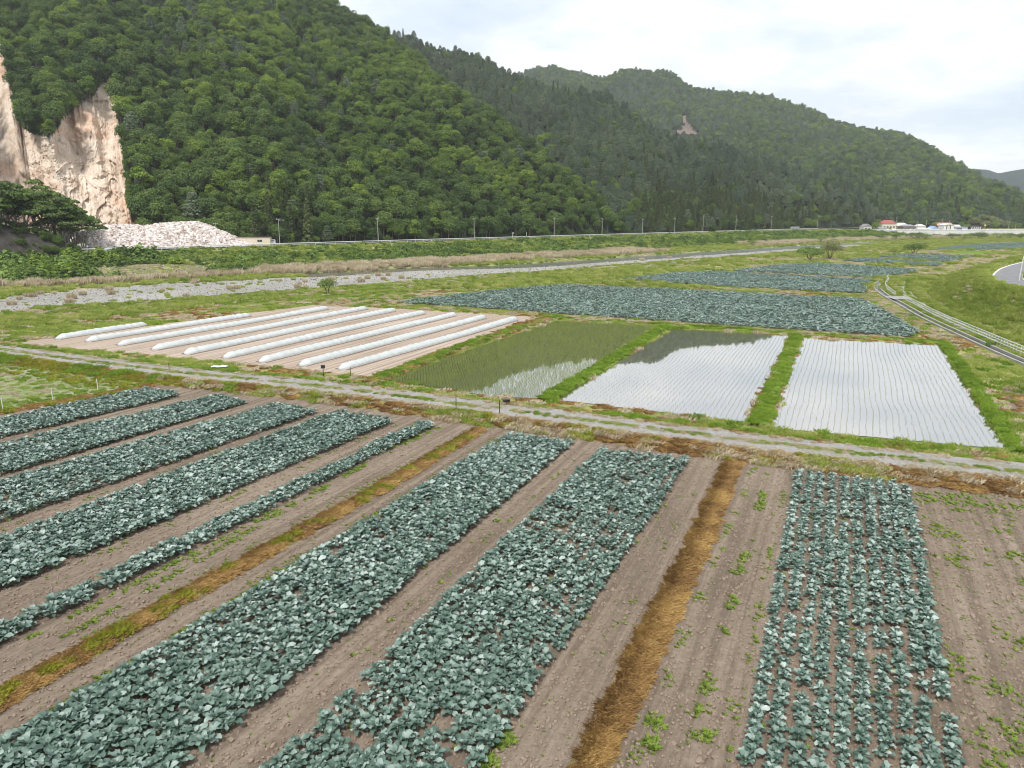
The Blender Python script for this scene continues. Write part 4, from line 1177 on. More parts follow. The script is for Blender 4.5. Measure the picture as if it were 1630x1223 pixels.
sheet('meadow_left', MEAD, 0.012, M_fieldgrass, 0.1)
TUNF = PG([(22, 546), (500, 486), (640, 492), (853, 505), (588, 600), (300, 572)])
sheet('tunnel_field_soil', TUNF, 0.014, M_tsoil, 0.15)
P1 = PG([(605, 605), (885, 511), (1052, 519), (860, 635), (790, 633)]); P2 = PG([(1066, 524), (1260, 534), (1188, 673), (884, 637)]); P3 = PG([(1277, 539), (1499, 550), (1610, 717), (1224, 682)])
for nm, p in (('paddy_water', P1), ('paddy_water', P2), ('paddy_water', P3)): sheet(nm, p, 0.05, M_paddy, 0.10, 1.0)
F1 = PG([(632, 483), (700, 474), (850, 458), (905, 455), (1100, 464), (1370, 478), (1400, 492), (1462, 530), (1447, 538), (1300, 529), (1050, 512), (920, 503), (800, 494)])
F2 = PG([(988, 446), (1060, 437), (1140, 433), (1387, 447), (1378, 457), (1376, 468), (1180, 459)])
F3 = PG([(1165, 432), (1230, 424), (1300, 420), (1462, 430), (1440, 437), (1388, 443)])
F4 = PG([(1342, 416), (1372, 411), (1500, 421), (1492, 425)]); F5 = PG([(1398, 409), (1440, 406), (1556, 408), (1528, 412), (1500, 418)])
F6 = PG([(1482, 398), (1520, 392), (1570, 389), (1640, 386), (1700, 384), (1690, 394), (1630, 397)])
FG = PG([(1497, 404), (1545, 399), (1600, 401), (1560, 405)])
M_bedsoil = ground_mat('bed_soil', [(0.3, (0.16, 0.13, 0.09)), (0.7, (0.28, 0.23, 0.165))], 2.0, bumps=((9.0, 0.8, 0.08),))  # plain brown soil of the far beds, mottled by noise
for i, p in enumerate((F1, F2, F3, F4, F5, F6)): sheet('far_bed_soil', p, 0.016, M_bedsoil, 0.2, 2)
sheet('green_plot', FG, 0.018, M_green, 0.3, 3)
x, y = jitter(60, 400, 150, 500, 0.62)[0:2] if False else (np.zeros(0), np.zeros(0))
# bare brown ground right of the paddies and on the far fields' right end
sheet('bare_plot', PG([(1590, 612), (1640, 600), (1760, 640), (1760, 700), (1640, 672), (1612, 655)]), 0.013, M_soil, 0.2)
sheet('bare_plot', PG([(1575, 388), (1640, 382), (1720, 380), (1700, 384), (1640, 387)], 0), 0.012, M_soil, 0.3, 3)

# track with its banks
TR = [tuple(p) for p in resample(TRACK, 1.0)]
strip('gravel_track', TR, [-1.9, -1.2, -0.35, 0.35, 1.2, 1.9], [0.35, 0.33, 0.37, 0.37, 0.33, 0.35], M_track, nz=0.03, wob=0.22)
strip('track_bank', TR, [-3.2, -2.4, -1.6], [-0.03, 0.2, 0.335], M_brown, nz=0.05, wob=0.15)
strip('track_bank', TR, [1.6, 2.2, 2.9, 3.7], [0.335, 0.33, 0.16, -0.03], M_brown, nz=0.07, wob=0.15)
bankz = lambda o: np.interp(o, [-3.2, -2.4, -1.7, 1.7, 2.2, 2.9, 3.7], [0, .2, .34, .34, .33, .16, 0])
def nearbank(x, y):
    lf = 1 - sm(-38, -18, x); a = mixkinds([('dead', .45), ('straw', .18), ('yellow', .17), ('short', .20)], .5)(x, y); b = mixkinds([('yellow', .4), ('dead', .35), ('lush', .25)], .4)(x, y)
    return np.where(rng.random(len(x)) < lf, b, a)
along(TR, 1.8, 3.6, 0.36, kind=nearbank, sc=0.85, zf=bankz)
along(TR, -2.9, -1.9, 0.55, kind=lambda x, y: np.where(x < -14, mixkinds([('lush', .7), ('short', .3)], .3)(x, y), mixkinds([('short', .4), ('dead', .35), ('lush', .25)], .5)(x, y)), sc=0.8, zf=bankz)
along(TR, -0.34, 0.34, 0.30, kind=mixkinds([('short', .5), ('straw', .3), ('lush', .2)], .3), sc=0.38, z=0.36)
along(TR, -1.9, -1.4, 0.5, kind='straw', sc=0.4, z=0.35); along(TR, 1.3, 1.9, 0.5, kind='straw', sc=0.4, z=0.35)

# bunds between the paddies
def bund(name, line, w, z, kind, mat=M_green, dens=0.42, sc=0.8, label=None):
    L = [tuple(p) for p in resample(line, 0.8)]
    strip(name, L, [-w - .35, -w, w, w + .35], [-0.02, z, z, -0.02], mat, wob=0.1, nz=0.04)
    along(L, -w - .25, w + .25, dens, kind=kind, sc=sc, zf=lambda o: np.interp(np.abs(o), [0, w, w + .35], [z, z, 0]))
bund('paddy_bund', PG([(866, 639), (962, 582), (1058, 521)]), 0.40, 0.26, 'lush', sc=.6)
bund('paddy_bund', PG([(1206, 680), (1240, 600), (1268, 536)]), 0.42, 0.26, mixkinds([('lush', .8), ('short', .2)], .5), sc=.6)
bund('paddy_bund', PG([(1620, 722), (1558, 628), (1503, 548)]), 0.22, 0.26, 'lush', sc=.6)
bund('paddy_bund', PG([(586, 612), (700, 566), (872, 508)]), 0.60, 0.26, mixkinds([('lush', .42), ('short', .25), ('dead', .33)], .5), M_brown, sc=.6)
bund('paddy_bund', PG([(872, 507), (1060, 518), (1270, 532), (1505, 547)]), 0.40, 0.24, mixkinds([('lush', .35), ('short', .35), ('straw', .2), ('dead', .1)], .25), sc=.6)
along(PG([(600, 607), (800, 641), (1000, 660), (1200, 686), (1400, 703), (1612, 724)], 0.1), -0.2, 0.9, 0.5, kind=mixkinds([('lush', .35), ('dead', .35), ('short', .3)], .3), sc=0.7, z=0.06)

# rice seedlings in rows
def riceclump(seed, n, h):
    r = np.random.default_rng(seed); vs = []; fs = []
    for c in range(2):
        cx = (c - .5) * 0.25 + r.normal(0, .02); cy = r.normal(0, .02)
        for _ in range(n):
            a = r.random() * 6.28; l = h * r.uniform(.7, 1.2); w = 0.007
            b = len(vs); vs += [(cx - w * math.sin(a), cy + w * math.cos(a), 0), (cx + w * math.sin(a), cy - w * math.cos(a), 0), (cx + l * .35 * math.cos(a), cy + l * .35 * math.sin(a), l)]
            fs.append((b, b + 1, b + 2))
    return mesh_obj('rice', vs, fs, M_rice, link=False)
RICE = [riceclump(i, 4, 0.11) for i in range(4)] + [riceclump(9 + i, 14, 0.25) for i in range(4)]
def rows_in(poly, pitch, step, ang, edge=0.0):
    u = np.array([math.cos(ang), math.sin(ang)]); v = np.array([u[1], -u[0]]); P_ = np.array(poly)
    us, vs = P_ @ u, P_ @ v
    X, Y = np.meshgrid(np.arange(us.min(), us.max(), step), np.arange(vs.min() + pitch * .5, vs.max(), pitch), indexing='ij')
    X, Y = X.ravel(), Y.ravel()
    p = X[:, None] * u + Y[:, None] * v
    k = inpoly(p[:, 0], p[:, 1], poly)
    return p[k], Y[k]
def ang_of(a, b): return math.atan2(b[1] - a[1], b[0] - a[0])
rp, ri, rr2 = [], [], []
for poly, a, dense, pitch in ((P1, ang_of(P1[0], P1[1]), 4, 0.33), (P2, ang_of(P2[3], P2[0]), 0, 0.40), (P3, ang_of(P3[3], P3[0]) , 0, 0.43)):
    if poly is P3: a = (ang_of(P3[3], P3[0]) + ang_of(P3[2], P3[1])) / 2
    p, _ = rows_in(poly, pitch, 0.5, a)
    if poly is P3:      # rows fan a little between the two long sides
        pass
    p = p[rng.random(len(p)) > (.04 if poly is P1 else .10)]
    w = (fbm(p[:, 0] * .15, p[:, 1] * .15, 2) - .5) * 0.36 + rng.normal(0, .018, len(p))
    p = p + np.array([math.sin(a), -math.cos(a)]) * w[:, None]
    rp.append(np.concatenate([p, np.full((len(p), 1), 0.045)], 1)); ri.append(dense + rng.integers(0, 4, len(p))); rr2.append(np.full(len(p), a) + rng.normal(0, .02, len(p)))
for q, (nm, lab) in enumerate((('rice_seedlings', 'dense green rice seedlings in the left paddy'), ('rice_seedlings', 'sparse rice seedlings in rows in the middle paddy'), ('rice_seedlings', 'sparse rice seedlings in rows in the right paddy'))):
    scatter(nm, rp[q], rr2[q], np.ones(len(rp[q])), ri[q], RICE, lab, 'rice')

# plastic row covers
TUN = [((88, 541), (236, 518)), ((137, 545), (399, 503)), ((188, 551), (523, 492)), ((242, 558), (585, 492)), ((292, 565), (629, 495)), ((354, 571), (675, 499)), ((412, 578), (724, 502)), ((478, 584), (772, 506)), ((541, 590), (823, 509))]
for i, (a, b) in enumerate(TUN):
    a = np.array(G(*a)); b = np.array(G(*b)); L = float(np.linalg.norm(b - a)); d = (b - a) / L
    e = empty('plastic_tunnel', (a[0], a[1], 0.0), ('%s white plastic row tunnel from the left, %s' % (ORD[i], 'the shortest one' if i == 0 else 'beside the shortest one' if i == 1 else 'next to the paddy' if i == 8 else 'in the pale soil field')), 'tunnel', 'white plastic tunnels in the pale field', math.atan2(d[1], d[0]))
    nl = int(L / 0.28); na = 11; vs = []; r = np.random.default_rng(i)
    for k_ in range(nl + 1):
        q = k_ / nl * L; e_ = min(q, L - q); tp = math.sqrt(max(0.02, min(1, e_ / 0.9))) if e_ < 0.9 else 1
        hoop = 1 + 0.045 * math.cos(q * 2 * math.pi / 1.15) + r.normal(0, .028) + .05 * math.sin(q * .31 + i * 2)
        sag = math.sin(q * .13 + i) * .12
        for j in range(na):
            g = math.pi * j / (na - 1)
            rr_ = hoop * tp * (1 + r.normal(0, .012))
            vs.append((q, math.cos(g) * 0.60 * rr_ + sag, max(0.0, math.sin(g)) ** 0.85 * 0.58 * rr_ + 0.015))
    fs = [(k_ * na + j, k_ * na + j + 1, (k_ + 1) * na + j + 1, (k_ + 1) * na + j) for k_ in range(nl) for j in range(na - 1)]
    fs += [tuple(range(na)), tuple(nl * na + j for j in range(na))[::-1]]
    mesh_obj('plastic_film', vs, fs, M_film, parent=e, smooth=True)
    mb = MB()
    for sgn in (-1, 1):
        mb.tube([(q, sgn * (0.66 + .03 * math.sin(q * 3)) + math.sin(q * .13 + i) * .12, 0.02) for q in np.arange(0.3, L - .3, 0.8)], 0.07, 5)
    mb.obj('soil_edge', M_clod, e)
# small things in and beside this field
def stake(px, py, h, mat, label, r=0.03, name='stake', cat='stake', z=0.0, group='stakes of the field fence'):
    x, y = G(px, py, z); mb = MB(); mb.tube([(0, 0, -.2), (0.01, 0, h)], r, 6)
    return tag(mb.obj(name, mat, loc=(x, y, z)), label, cat, group)
for px, py, lab in ((5, 654, 'leftmost thin white stake at the edge of the left meadow'), (84, 637, 'second thin white stake from the left at the meadow edge'), (156, 622, 'third thin white stake, nearest the track, at the meadow edge')):
    stake(px, py, 1.05, M_white, lab, 0.035)
stake(270, 595, 1.05, M_dark, 'dark stake where the left meadow meets the track', 0.03)
stake(558, 600, 0.95, M_dark, 'dark stake at the near end of the ninth tunnel', 0.03)
stake(726, 652, 1.15, M_dark, 'dark stake on the track edge between ditch and the black tray', 0.03, z=.2)
stake(795, 663, 1.25, M_dark, 'tall dark stake on the track beside the black tray', 0.03, z=.2)
for px, py, c in ((655, 488, 0), (577, 486, 1), (843, 438, 2)):
    stake(px, py, 0.9 if c < 2 else 2.0, M_grey, ('thin stake behind the tunnel tips, right one', 'thin stake behind the tunnel tips, left one', 'thick grey stump post at the river edge')[c], 0.04 if c < 2 else 0.2)
x, y = G(515, 600)
e = empty('fence_energiser', (x, y, 0), 'black box on a post at the near end of the eighth tunnel', 'box on post')
mb = MB(); mb.tube([(0, 0, -.2), (0, 0, 0.85)], 0.035, 6); mb.obj('post', M_dark, e)
mb = MB(); mb.box((0, 0, 0.98), (0.36, 0.22, 0.3)); mb.obj('box', M_dark, e)
x, y = G(803, 641, .35); mb = MB(); mb.box((0.15, 0, 0.12), (0.48, 0.34, 0.22), 0.5); mb.box((0.15, 0, 0.25), (0.53, 0.39, 0.04), 0.5)
tag(mb.obj('black_tray', M_dark, loc=(x, y, .33)), 'black plastic tray lying on the track beside the tall stake', 'tray')
def crumple(name, px, py, col, sx, label, cat, z=0.0):
    r = np.random.default_rng(int(px)); n = 9
    vs = [((i / n - .5) * sx + r.normal(0, .04), (j / n - .5) * sx * .5 + r.normal(0, .03), max(0.02, 0.14 * math.sin(i * .7) * math.sin(j * .7)) + .05 * r.random()) for i in range(n + 1) for j in range(n + 1)]
    fs = [(i * (n + 1) + j, (i + 1) * (n + 1) + j, (i + 1) * (n + 1) + j + 1, i * (n + 1) + j + 1) for i in range(n) for j in range(n)]
    x, y = G(px, py, z); tag(mesh_obj(name, vs, fs, plain(name + '_film', col, 0.4), loc=(x, y, z)), label, cat)
crumple('plastic_scrap', 349, 584, (0.55, 0.68, 0.78), 1.5, 'pale blue plastic sheet lying beside the track below the tunnels', 'plastic sheet', 0.2)
crumple('crumpled_bag', 714, 632, (0.75, 0.75, 0.77), 0.8, 'small white bag dropped beside the left paddy', 'bag', 0.2)
crumple('crumpled_bag', 190, 552, (0.75, 0.76, 0.75), 0.5, 'tiny white scrap by the third tunnel end', 'scrap', 0.0) if False else None

# ------------------------------------------------------------------ broccoli beds
def ext(a, b, L):
    """b moved on by L metres away from a"""
    d = math.hypot(b[0] - a[0], b[1] - a[1]); return (b[0] + (b[0] - a[0]) / d * L, b[1] + (b[1] - a[1]) / d * L)
BEDS = []
def bed(tl, tr, br, bl_, L, pitch, name, fillf, miss):
    tl, tr, br, bl_ = G(*tl), G(*tr), G(*br), G(*bl_)
    bl2, br2 = ext(tl, bl_, L), ext(tr, br, L)
    BEDS.append((np.array(tl), np.array(tr), np.array(br2), np.array(bl2), pitch, name, fillf, miss))
bed((1268, 754), (1443, 774), (1528, 1223), (1184, 1223), 5, 0.585, 'rightmost', 0, 0.06)
bed((955, 718), (1098, 735), (772, 1223), (428, 1223), 7, 0.56, 'middle right', 0, 0.05)
bed((812, 693), (911, 708), (308, 1223), (0, 1192), 9, 0.55, 'middle', 0, 0.02)
bed((667, 676), (697, 679), (0, 1030), (0, 1000), 7, 0.55, 'narrow', 0, 0.03)
bed((533, 659), (629, 673), (0, 945), (0, 862), 9, 0.55, 'fifth from the right', 0, 0.02)
bed((437, 646), (506, 658), (0, 835), (0, 771), 9, 0.55, 'sixth from the right', 0, 0.02)
bed((352, 633), (390, 644), (0, 760), (0, 711), 9, 0.55, 'seventh from the right', 0, 0.02)
bed((228, 621), (296, 630), (0, 700), (0, 671), 9, 0.55, 'eighth from the right', 0, 0.02)
BPX, BRZ, BSC, BID, BNAME = [], [], [], [], []
for tl_, tr_, br_, bl_, pitch, name, _, miss in BEDS:
    w = (np.linalg.norm(np.cross(np.append(tr_ - tl_, 0), np.append(tl_ - bl_, 0))) / np.linalg.norm(tl_ - bl_) + np.linalg.norm(np.cross(np.append(br_ - bl_, 0), np.append(tl_ - bl_, 0))) / np.linalg.norm(tl_ - bl_)) / 2
    nr = max(2, int(round((w - .5) / pitch)) + 1); ins_ = min((.12 if name == 'rightmost' else .28) / w, .2)
    for k_ in range(nr):
        u = ins_ + (1 - 2 * ins_) * k_ / (nr - 1); a = bl_ + (br_ - bl_) * u; b = tl_ + (tr_ - tl_) * u; L = np.linalg.norm(b - a); d = (b - a) / L; nrm = np.array([d[1], -d[0]])
        q = np.arange(0, L, 0.39); q = q + rng.normal(0, .05, len(q))
        lateral = rng.normal(0, .035, len(q)) + (fbm(q * .25 + k_ * 3, q * 0 + k_, 2) - .5) * 0.12
        p = a + d * q[:, None] + nrm * lateral[:, None]
        m_ = rng.random(len(q)) > miss * (1 + 3.0 * (fbm(p[:, 0] * .25, p[:, 1] * .25, 2) > .66))
        m_ &= visible(p[:, 0], p[:, 1], np.zeros(len(p)), 90)
        p = p[m_]; n = len(p)
        sz = 0.80 + 0.42 * fbm(p[:, 0] * .3, p[:, 1] * .3, 3) * 1.1 - .1 + rng.normal(0, .06, n)
        sz *= np.where(rng.random(n) < .04, .6, 1)
        sz = sz * (.80 if name == 'rightmost' else .88 if name == 'middle right' else .95)
        BPX.append(p); BSC.append(sz); BRZ.append(rng.random(n) * 6.28); BID.append(rng.integers(0, 6, n)); BNAME += [(name, k_ + 1, nr)] * n
BP = np.concatenate(BPX); BS = np.concatenate(BSC); BR = np.concatenate(BRZ); BI = np.concatenate(BID)
ppx = np.array([project(p[0], p[1], .2) for p in BP]); dd = np.hypot(np.hypot(BP[:, 0], BP[:, 1]), CZ)
inf = (ppx[:, 0] > 5) & (ppx[:, 0] < 1625) & (ppx[:, 1] < 1218)
score = np.where(inf, BS / dd, 0); ordr = np.argsort(-score)[:300]
ind = np.zeros(len(BP), bool); ind[ordr] = True
m_ = ~ind; n = int(m_.sum())
scatter('broccoli_crop', np.concatenate([BP[m_], np.full((n, 1), .02)], 1), np.stack([tilt(n, .08), tilt(n, .08), BR[m_]], 1), BS[m_], BI[m_], BROC, 'blue-green broccoli plants filling the beds in the near fields', 'broccoli')
sm_ = MB(); sm_.tube([(0, 0, -.02), (0, 0, .1), (0.01, 0, .2)], [0.022, 0.028, .04], 6); STEM = sm_.obj('stem_shape', M_stem, link=False)
LSH = [o.data for o in LEAVES]
for d_ in LSH: d_.materials[0] = M_broc1
_cnt = {}
_od = {}
for i in np.argsort(-ppx[:, 1]):
    if ppx[i, 1] < 1223 and -10 < ppx[i, 0] < 1640:
        key = BNAME[i][:2]; _cnt[key] = _cnt.get(key, 0) + 1; _od[i] = _cnt[key]
for i in np.where(ind)[0]:
    nm, rw, nr = BNAME[i]
    lab = '%s broccoli plant from the bottom edge in the %s row from left, %s bed' % (nth(_od.get(i, 1)), nth(rw), nm)
    big = 'large' if BS[i] > 1.02 else 'small' if BS[i] < .85 else 'leafy'
    e = empty('broccoli_plant', (BP[i][0], BP[i][1], .02), lab, 'broccoli', 'broccoli plants in the near field', BR[i]); e.scale = (BS[i],) * 3
    c = bpy.data.objects.new('stem', STEM.data); COL.objects.link(c); c.parent = e
    for l in LAYOUTS[BI[i]]:
        c = bpy.data.objects.new('leaf', LSH[l[0]]); COL.objects.link(c); c.parent = e; c.matrix_local = leaf_matrix(l)
# far broccoli fields
fp = []
for p, a in ((F1, UANG - .35), (F2, UANG - .3), (F3, UANG - .3), (F4, UANG - .3), (F5, UANG - .3), (F6, UANG - .3)):
    q, _ = rows_in(p, 0.68, 0.5, a); fp.append(q)
fp = np.concatenate(fp); fp = fp + rng.normal(0, .07, fp.shape)
fp = fp[visible(fp[:, 0], fp[:, 1], np.zeros(len(fp)), 50)]; n = len(fp)
scatter('broccoli_field', np.concatenate([fp, np.full((n, 1), .02)], 1), np.stack([tilt(n, .1), tilt(n, .1), rng.random(n) * 6.28], 1), rng.uniform(.85, 1.25, n), rng.integers(0, 5, n), BROC_LOW, 'dense blue-green broccoli covering the far fields', 'broccoli')

# dead-grass strips between the beds
D1 = [G(766, 684), G(600, 782), G(430, 876), G(200, 1003), G(0, 1115)]; D1.append(ext(D1[-2], D1[-1], 6))
D2 = [G(1168, 737), G(1110, 870), G(1040, 1010), G(940, 1223)]; D2.append(ext(D2[-2], D2[-1], 4))
for dl, w, mk in ((D1, .42, mixkinds([('dead', .80), ('yellow', .20)], 1.3, 3)), (D2, .42, 'dead')):
    L = [tuple(p) for p in resample(dl, .6)]
    strip('dead_grass_ridge', L, [-w - .2, -w * .6, 0, w * .6, w + .2], [0, .10, .14, .10, 0], M_brown, nz=.03, wob=.08)
    along(L, -w, w, 0.17, kind=mk, sc=.62, zf=lambda o: np.interp(np.abs(o), [0, w], [.12, .03]))
# left border of the soil
along(lb, -0.9, 0.5, 0.34, kind=mixkinds([('dead', .75), ('yellow', .25)], .5, 4), sc=.8, z=.02)

# weeds
wx, wy, ws = [], [], []
def weeds(x0, x1, y0, y1, n, thr, poly=None, sc=1.0, fs=.9):
    x = rng.uniform(x0, x1, n); y = rng.uniform(y0, y1, n)
    k = fbm(x * fs, y * fs, 3) + rng.normal(0, .04, n) > thr
    if poly is not None: k &= inpoly(x, y, poly)
    x, y = x[k], y[k]; k = visible(x, y, 0 * x, 30); x, y = x[k], y[k]
    for b in BEDS[:3]:
        pass
    wx.append(x); wy.append(y); ws.append(rng.uniform(.5, 1.3, len(x)) * sc)
R1 = [G(1450, 775), G(1560, 785), G(1700, 800), G(1900, 1223), G(1540, 1223)]; R1 = [R1[0], R1[1], R1[2], ext(R1[2], R1[3], 0), R1[4]]
weeds(8, 45, 14, 48, 22000, .57, R1, 1.0, .7)
weeds(8, 45, 14, 48, 4200, .0, R1, .55)
def rowweeds(a, b, n, thr, sc, sd=.12):
    a, b = np.array(a), np.array(b); t = rng.random(n); p = a + (b - a) * t[:, None] + rng.normal(0, sd, (n, 2))
    k = fbm(p[:, 0] * .8, p[:, 1] * .8, 3) > thr; p = p[k]; p = p[visible(p[:, 0], p[:, 1], 0 * p[:, 0], 30)]
    wx.append(p[:, 0]); wy.append(p[:, 1]); ws.append(rng.uniform(.45, 1.2, len(p)) * sc)
for a, b, n, thr, sc in (((1200, 745), (1000, 1223), 420, .5, .8), ((1225, 752), (1085, 1223), 520, .5, 1.0), ((1255, 755), (1150, 1223), 220, .5, .8), ((1130, 745), (850, 1223), 160, .55, .7),
                         ((668, 690), (0, 1075), 620, .48, .8), ((735, 690), (0, 1090), 300, .5, .7), ((700, 680), (0, 1042), 600, .46, .9), ((640, 800), (0, 1175), 500, .46, .7), ((790, 697), (0, 1165), 380, .52, .6),
                         ((627, 678), (0, 955), 260, .52, .8), ((510, 662), (0, 845), 140, .5, .8), ((930, 720), (370, 1223), 90, .5, .8)):
    rowweeds(G(*a), G(*b), n, thr, sc)
rowweeds(G(800, 697), ext(G(800, 697), G(0, 1183), 0), 1500, .3, .75, .05)
for px, py, n in ((800, 1180, 40), (775, 1215, 30), (1040, 1150, 25), (1035, 1185, 25), (1120, 1175, 20), (700, 995, 4), (790, 830, 6), (530, 670, 8)):
    p = np.array(G(px, py)) + rng.normal(0, .16, (n, 2)); wx.append(p[:, 0]); wy.append(p[:, 1]); ws.append(rng.uniform(.7, 1.3, n))
# weeds inside the beds and thinly everywhere on the soil
k = rng.choice(len(BP), 900); wx.append(BP[k, 0] + rng.normal(0, .3, 900)); wy.append(BP[k, 1] + rng.normal(0, .3, 900)); ws.append(rng.uniform(.6, 1.2, 900))
x = rng.uniform(-50, 50, 6000); y = rng.uniform(14, 66, 6000); k = inpoly(x, y, SOIL) & visible(x, y, 0 * x, 20); wx.append(x[k]); wy.append(y[k]); ws.append(rng.uniform(.25, .6, int(k.sum())))
wx, wy, ws = np.concatenate(wx), np.concatenate(wy), np.concatenate(ws); n = len(wx); ws = ws * .8
scatter('weeds', np.stack([wx, wy, np.full(n, .015)], 1), rng.random(n) * 6.28, ws, rng.integers(0, 3, n), WD, 'small green weeds sprouting on the bare soil', 'weeds')
# clods
n = 60000; x = rng.uniform(-35, 35, n); y = 14 + 36 * rng.random(n) ** 1.5; k = inpoly(x, y, SOIL) & visible(x, y, 0 * x, 10); x, y = x[k], y[k]; n = len(x)
scatter('soil_clods', np.stack([x, y, np.full(n, .015)], 1), rng.random((n, 3)) * 6.28, rng.uniform(.03, .11, n) * (1 + .6 * (rng.random(n) < .06)), rng.integers(0, 3, n), CLD, 'loose clods of soil between the beds', 'soil')

# ------------------------------------------------------------------ levee, road on it, ditch and railing
FOOT = smoothline([(56, 30), (59, 55), (63, 78), (66, 100), (72.5, 120), (81, 140), (93, 160), (113, 188), (146, 226), (180, 265), (232, 318), (325, 396), (455, 500), (620, 640)], 2)
CREST = smoothline([(70, 30), (71, 55), (73, 78), (74.5, 100), (81, 124), (90.5, 140.6), (106.5, 162), (128, 185), (165, 222), (200, 256), (252, 304), (345, 382), (475, 486), (640, 626)], 2)
nf = len(FOOT); FA = np.array(FOOT); CA = np.array(CREST)
def lin(L, n):
    L = np.array(L); d = np.concatenate([[0], np.cumsum(np.linalg.norm(L[1:] - L[:-1], axis=1))]); q = np.linspace(0, 1, n) ** 1.4 * d[-1]
    return np.stack([np.interp(q, d, L[:, 0]), np.interp(q, d, L[:, 1])], 1)
NL = 300
FA, CA = lin(FOOT, NL), lin(CREST, NL)
cols = np.linspace(0, 1, 12)
def levpt(iu, w):
    """iu: float row; w 0 foot..1 crest"""
    i0 = np.clip(iu.astype(int), 0, NL - 2); f_ = (iu - i0)[:, None]
    a = FA[i0] * (1 - f_) + FA[i0 + 1] * f_; b = CA[i0] * (1 - f_) + CA[i0 + 1] * f_
    p = a + (b - a) * w[:, None]
    z = 4.0 * (w * .25 + .75 * sm(0, 1, w)) + (fbm(p[:, 0] * .18, p[:, 1] * .18, 3) - .5) * 1.0 * np.clip(np.sin(np.pi * w), 0, 1) - .03 * (w <= 0)
    return p, z
IU, WW = np.meshgrid(np.arange(NL, dtype=float), cols, indexing='ij')
p, z = levpt(IU.ravel(), WW.ravel())
out = CA + (CA - FA) / np.linalg.norm(CA - FA, axis=1)[:, None] * 60
lv = np.concatenate([np.concatenate([p, z[:, None]], 1).reshape(NL, 12, 3), np.concatenate([out, np.full((NL, 1), 3.98)], 1)[:, None, :]], 1)
i, j = np.meshgrid(np.arange(NL - 1), np.arange(12), indexing='ij')
f = np.stack([i * 13 + j, i * 13 + j + 1, (i + 1) * 13 + j + 1, (i + 1) * 13 + j], -1).reshape(-1, 4)
tag(mesh_obj('levee', lv.reshape(-1, 3), f, M_ground, smooth=True), kind='structure')
w = rng.random(26000); q = rng.random(26000) ** 1.0 * (NL - 1)
p, z = levpt(q, w)
addgrass(p[:, 0], p[:, 1], z, mixkinds([('tall', .55), ('lush', .30), ('short', .10), ('straw', .05)], .12, 5)(p[:, 0], p[:, 1]), rng.choice([.8, .9, 1.1], 26000))
k = rng.random(len(w)) < .035
addgrass(p[k, 0], p[k, 1], z[k], 'straw', 1.4)
# crest beyond the road
RL = [(74.6, 60), (75, 80), (76.3, 104.8), (82.6, 125.3), (92.2, 140.4), (108.2, 161.5), (129.6, 184.0), (166, 221), (201, 255), (253, 303)]
RL = smoothline(RL, 3)
strip('levee_road', RL, [0, 5.2], [4.02, 4.02], M_asphalt)
M_line = plain('road_paint', (0.72, 0.72, 0.70), 0.7, 0.3, 0.12, 1.5)
strip('road_marking', RL, [0.12, 0.42], [4.03, 4.03], M_line); strip('road_marking', RL, [4.75, 4.95], [4.03, 4.03], M_line)
along(RL, 5.6, 16, 0.95, kind=mixkinds([('tall', .5), ('short', .5)], .3), sc=.9, z=4.0)
along(RL, -0.9, -0.2, 0.7, kind='short', sc=.8, z=3.95)
x, y = G(1627, 398 + 60, 4); 
RG = [G(1600, 447, 4.0), G(1612, 457, 4.0), G(1632, 469, 4.0), G(1660, 480, 4.0)]
e = empty('lamp_post', (*G(1622, 447, 4.0), 4.0), 'slim grey post on the levee inside the bend of the road', 'post')
mb = MB(); mb.tube([(0, 0, -.2), (0.1, 0, 3.2), (0.4, 0, 6.2)], [.09, .08, .06], 8); mb.obj('pole', M_steel, e)
mb = MB(); mb.tube([(0.4, 0, 6.2), (1.2, 0, 6.5), (1.9, 0, 6.55)], .05, 6); mb.obj('arm', M_steel, e)
e = empty('guardrail', (0, 0, 4.0), 'short grey guardrail inside the road bend on the levee', 'guardrail')
RG = [tuple(p) for p in resample(smoothline([(88.6, 117), (89.3, 126), (94.5, 134), (103, 145), (112, 155)], 2), 1.0)]
mb = MB(); mb.tube([(p[0], p[1], .7) for p in RG], 0.13, 5); mb.obj('rail', M_steel, e)
for p in RG[::3]:
    mb = MB(); mb.box((p[0], p[1], .3), (.1, .1, .8)); mb.obj('post', M_steel, e)

DITCH = smoothline([(49.5, 45), (50.5, 58), (53.1, 73.5), (57.5, 91), (62.2, 109.3), (67.0, 124), (72.0, 140.6), (78.5, 157), (86, 169.5)], 2)
DL = [tuple(p) for p in resample(DITCH, 1.0)]
strip('ditch_water', DL, [-.42, .42], [.03, .03], M_river)
for k_, o_ in enumerate((-.55, .55)):
    o = strip('ditch_wall', DL, [o_ - .12, o_ - .12, o_ + .12, o_ + .12], [-.02, .26, .26, -.02], M_conc)
strip('ditch_apron', DL, [.68, 1.25], [.03, .03], M_conc, wob=.1)
sheet('concrete_slab', [(70.2, 136.5), (73.6, 136), (72.5, 130.5), (69.2, 131)], .29, M_conc, .05)
along(DL, .8, 2.0, .5, kind=mixkinds([('tall', .4), ('lush', .6)], .4), sc=.4, z=0)
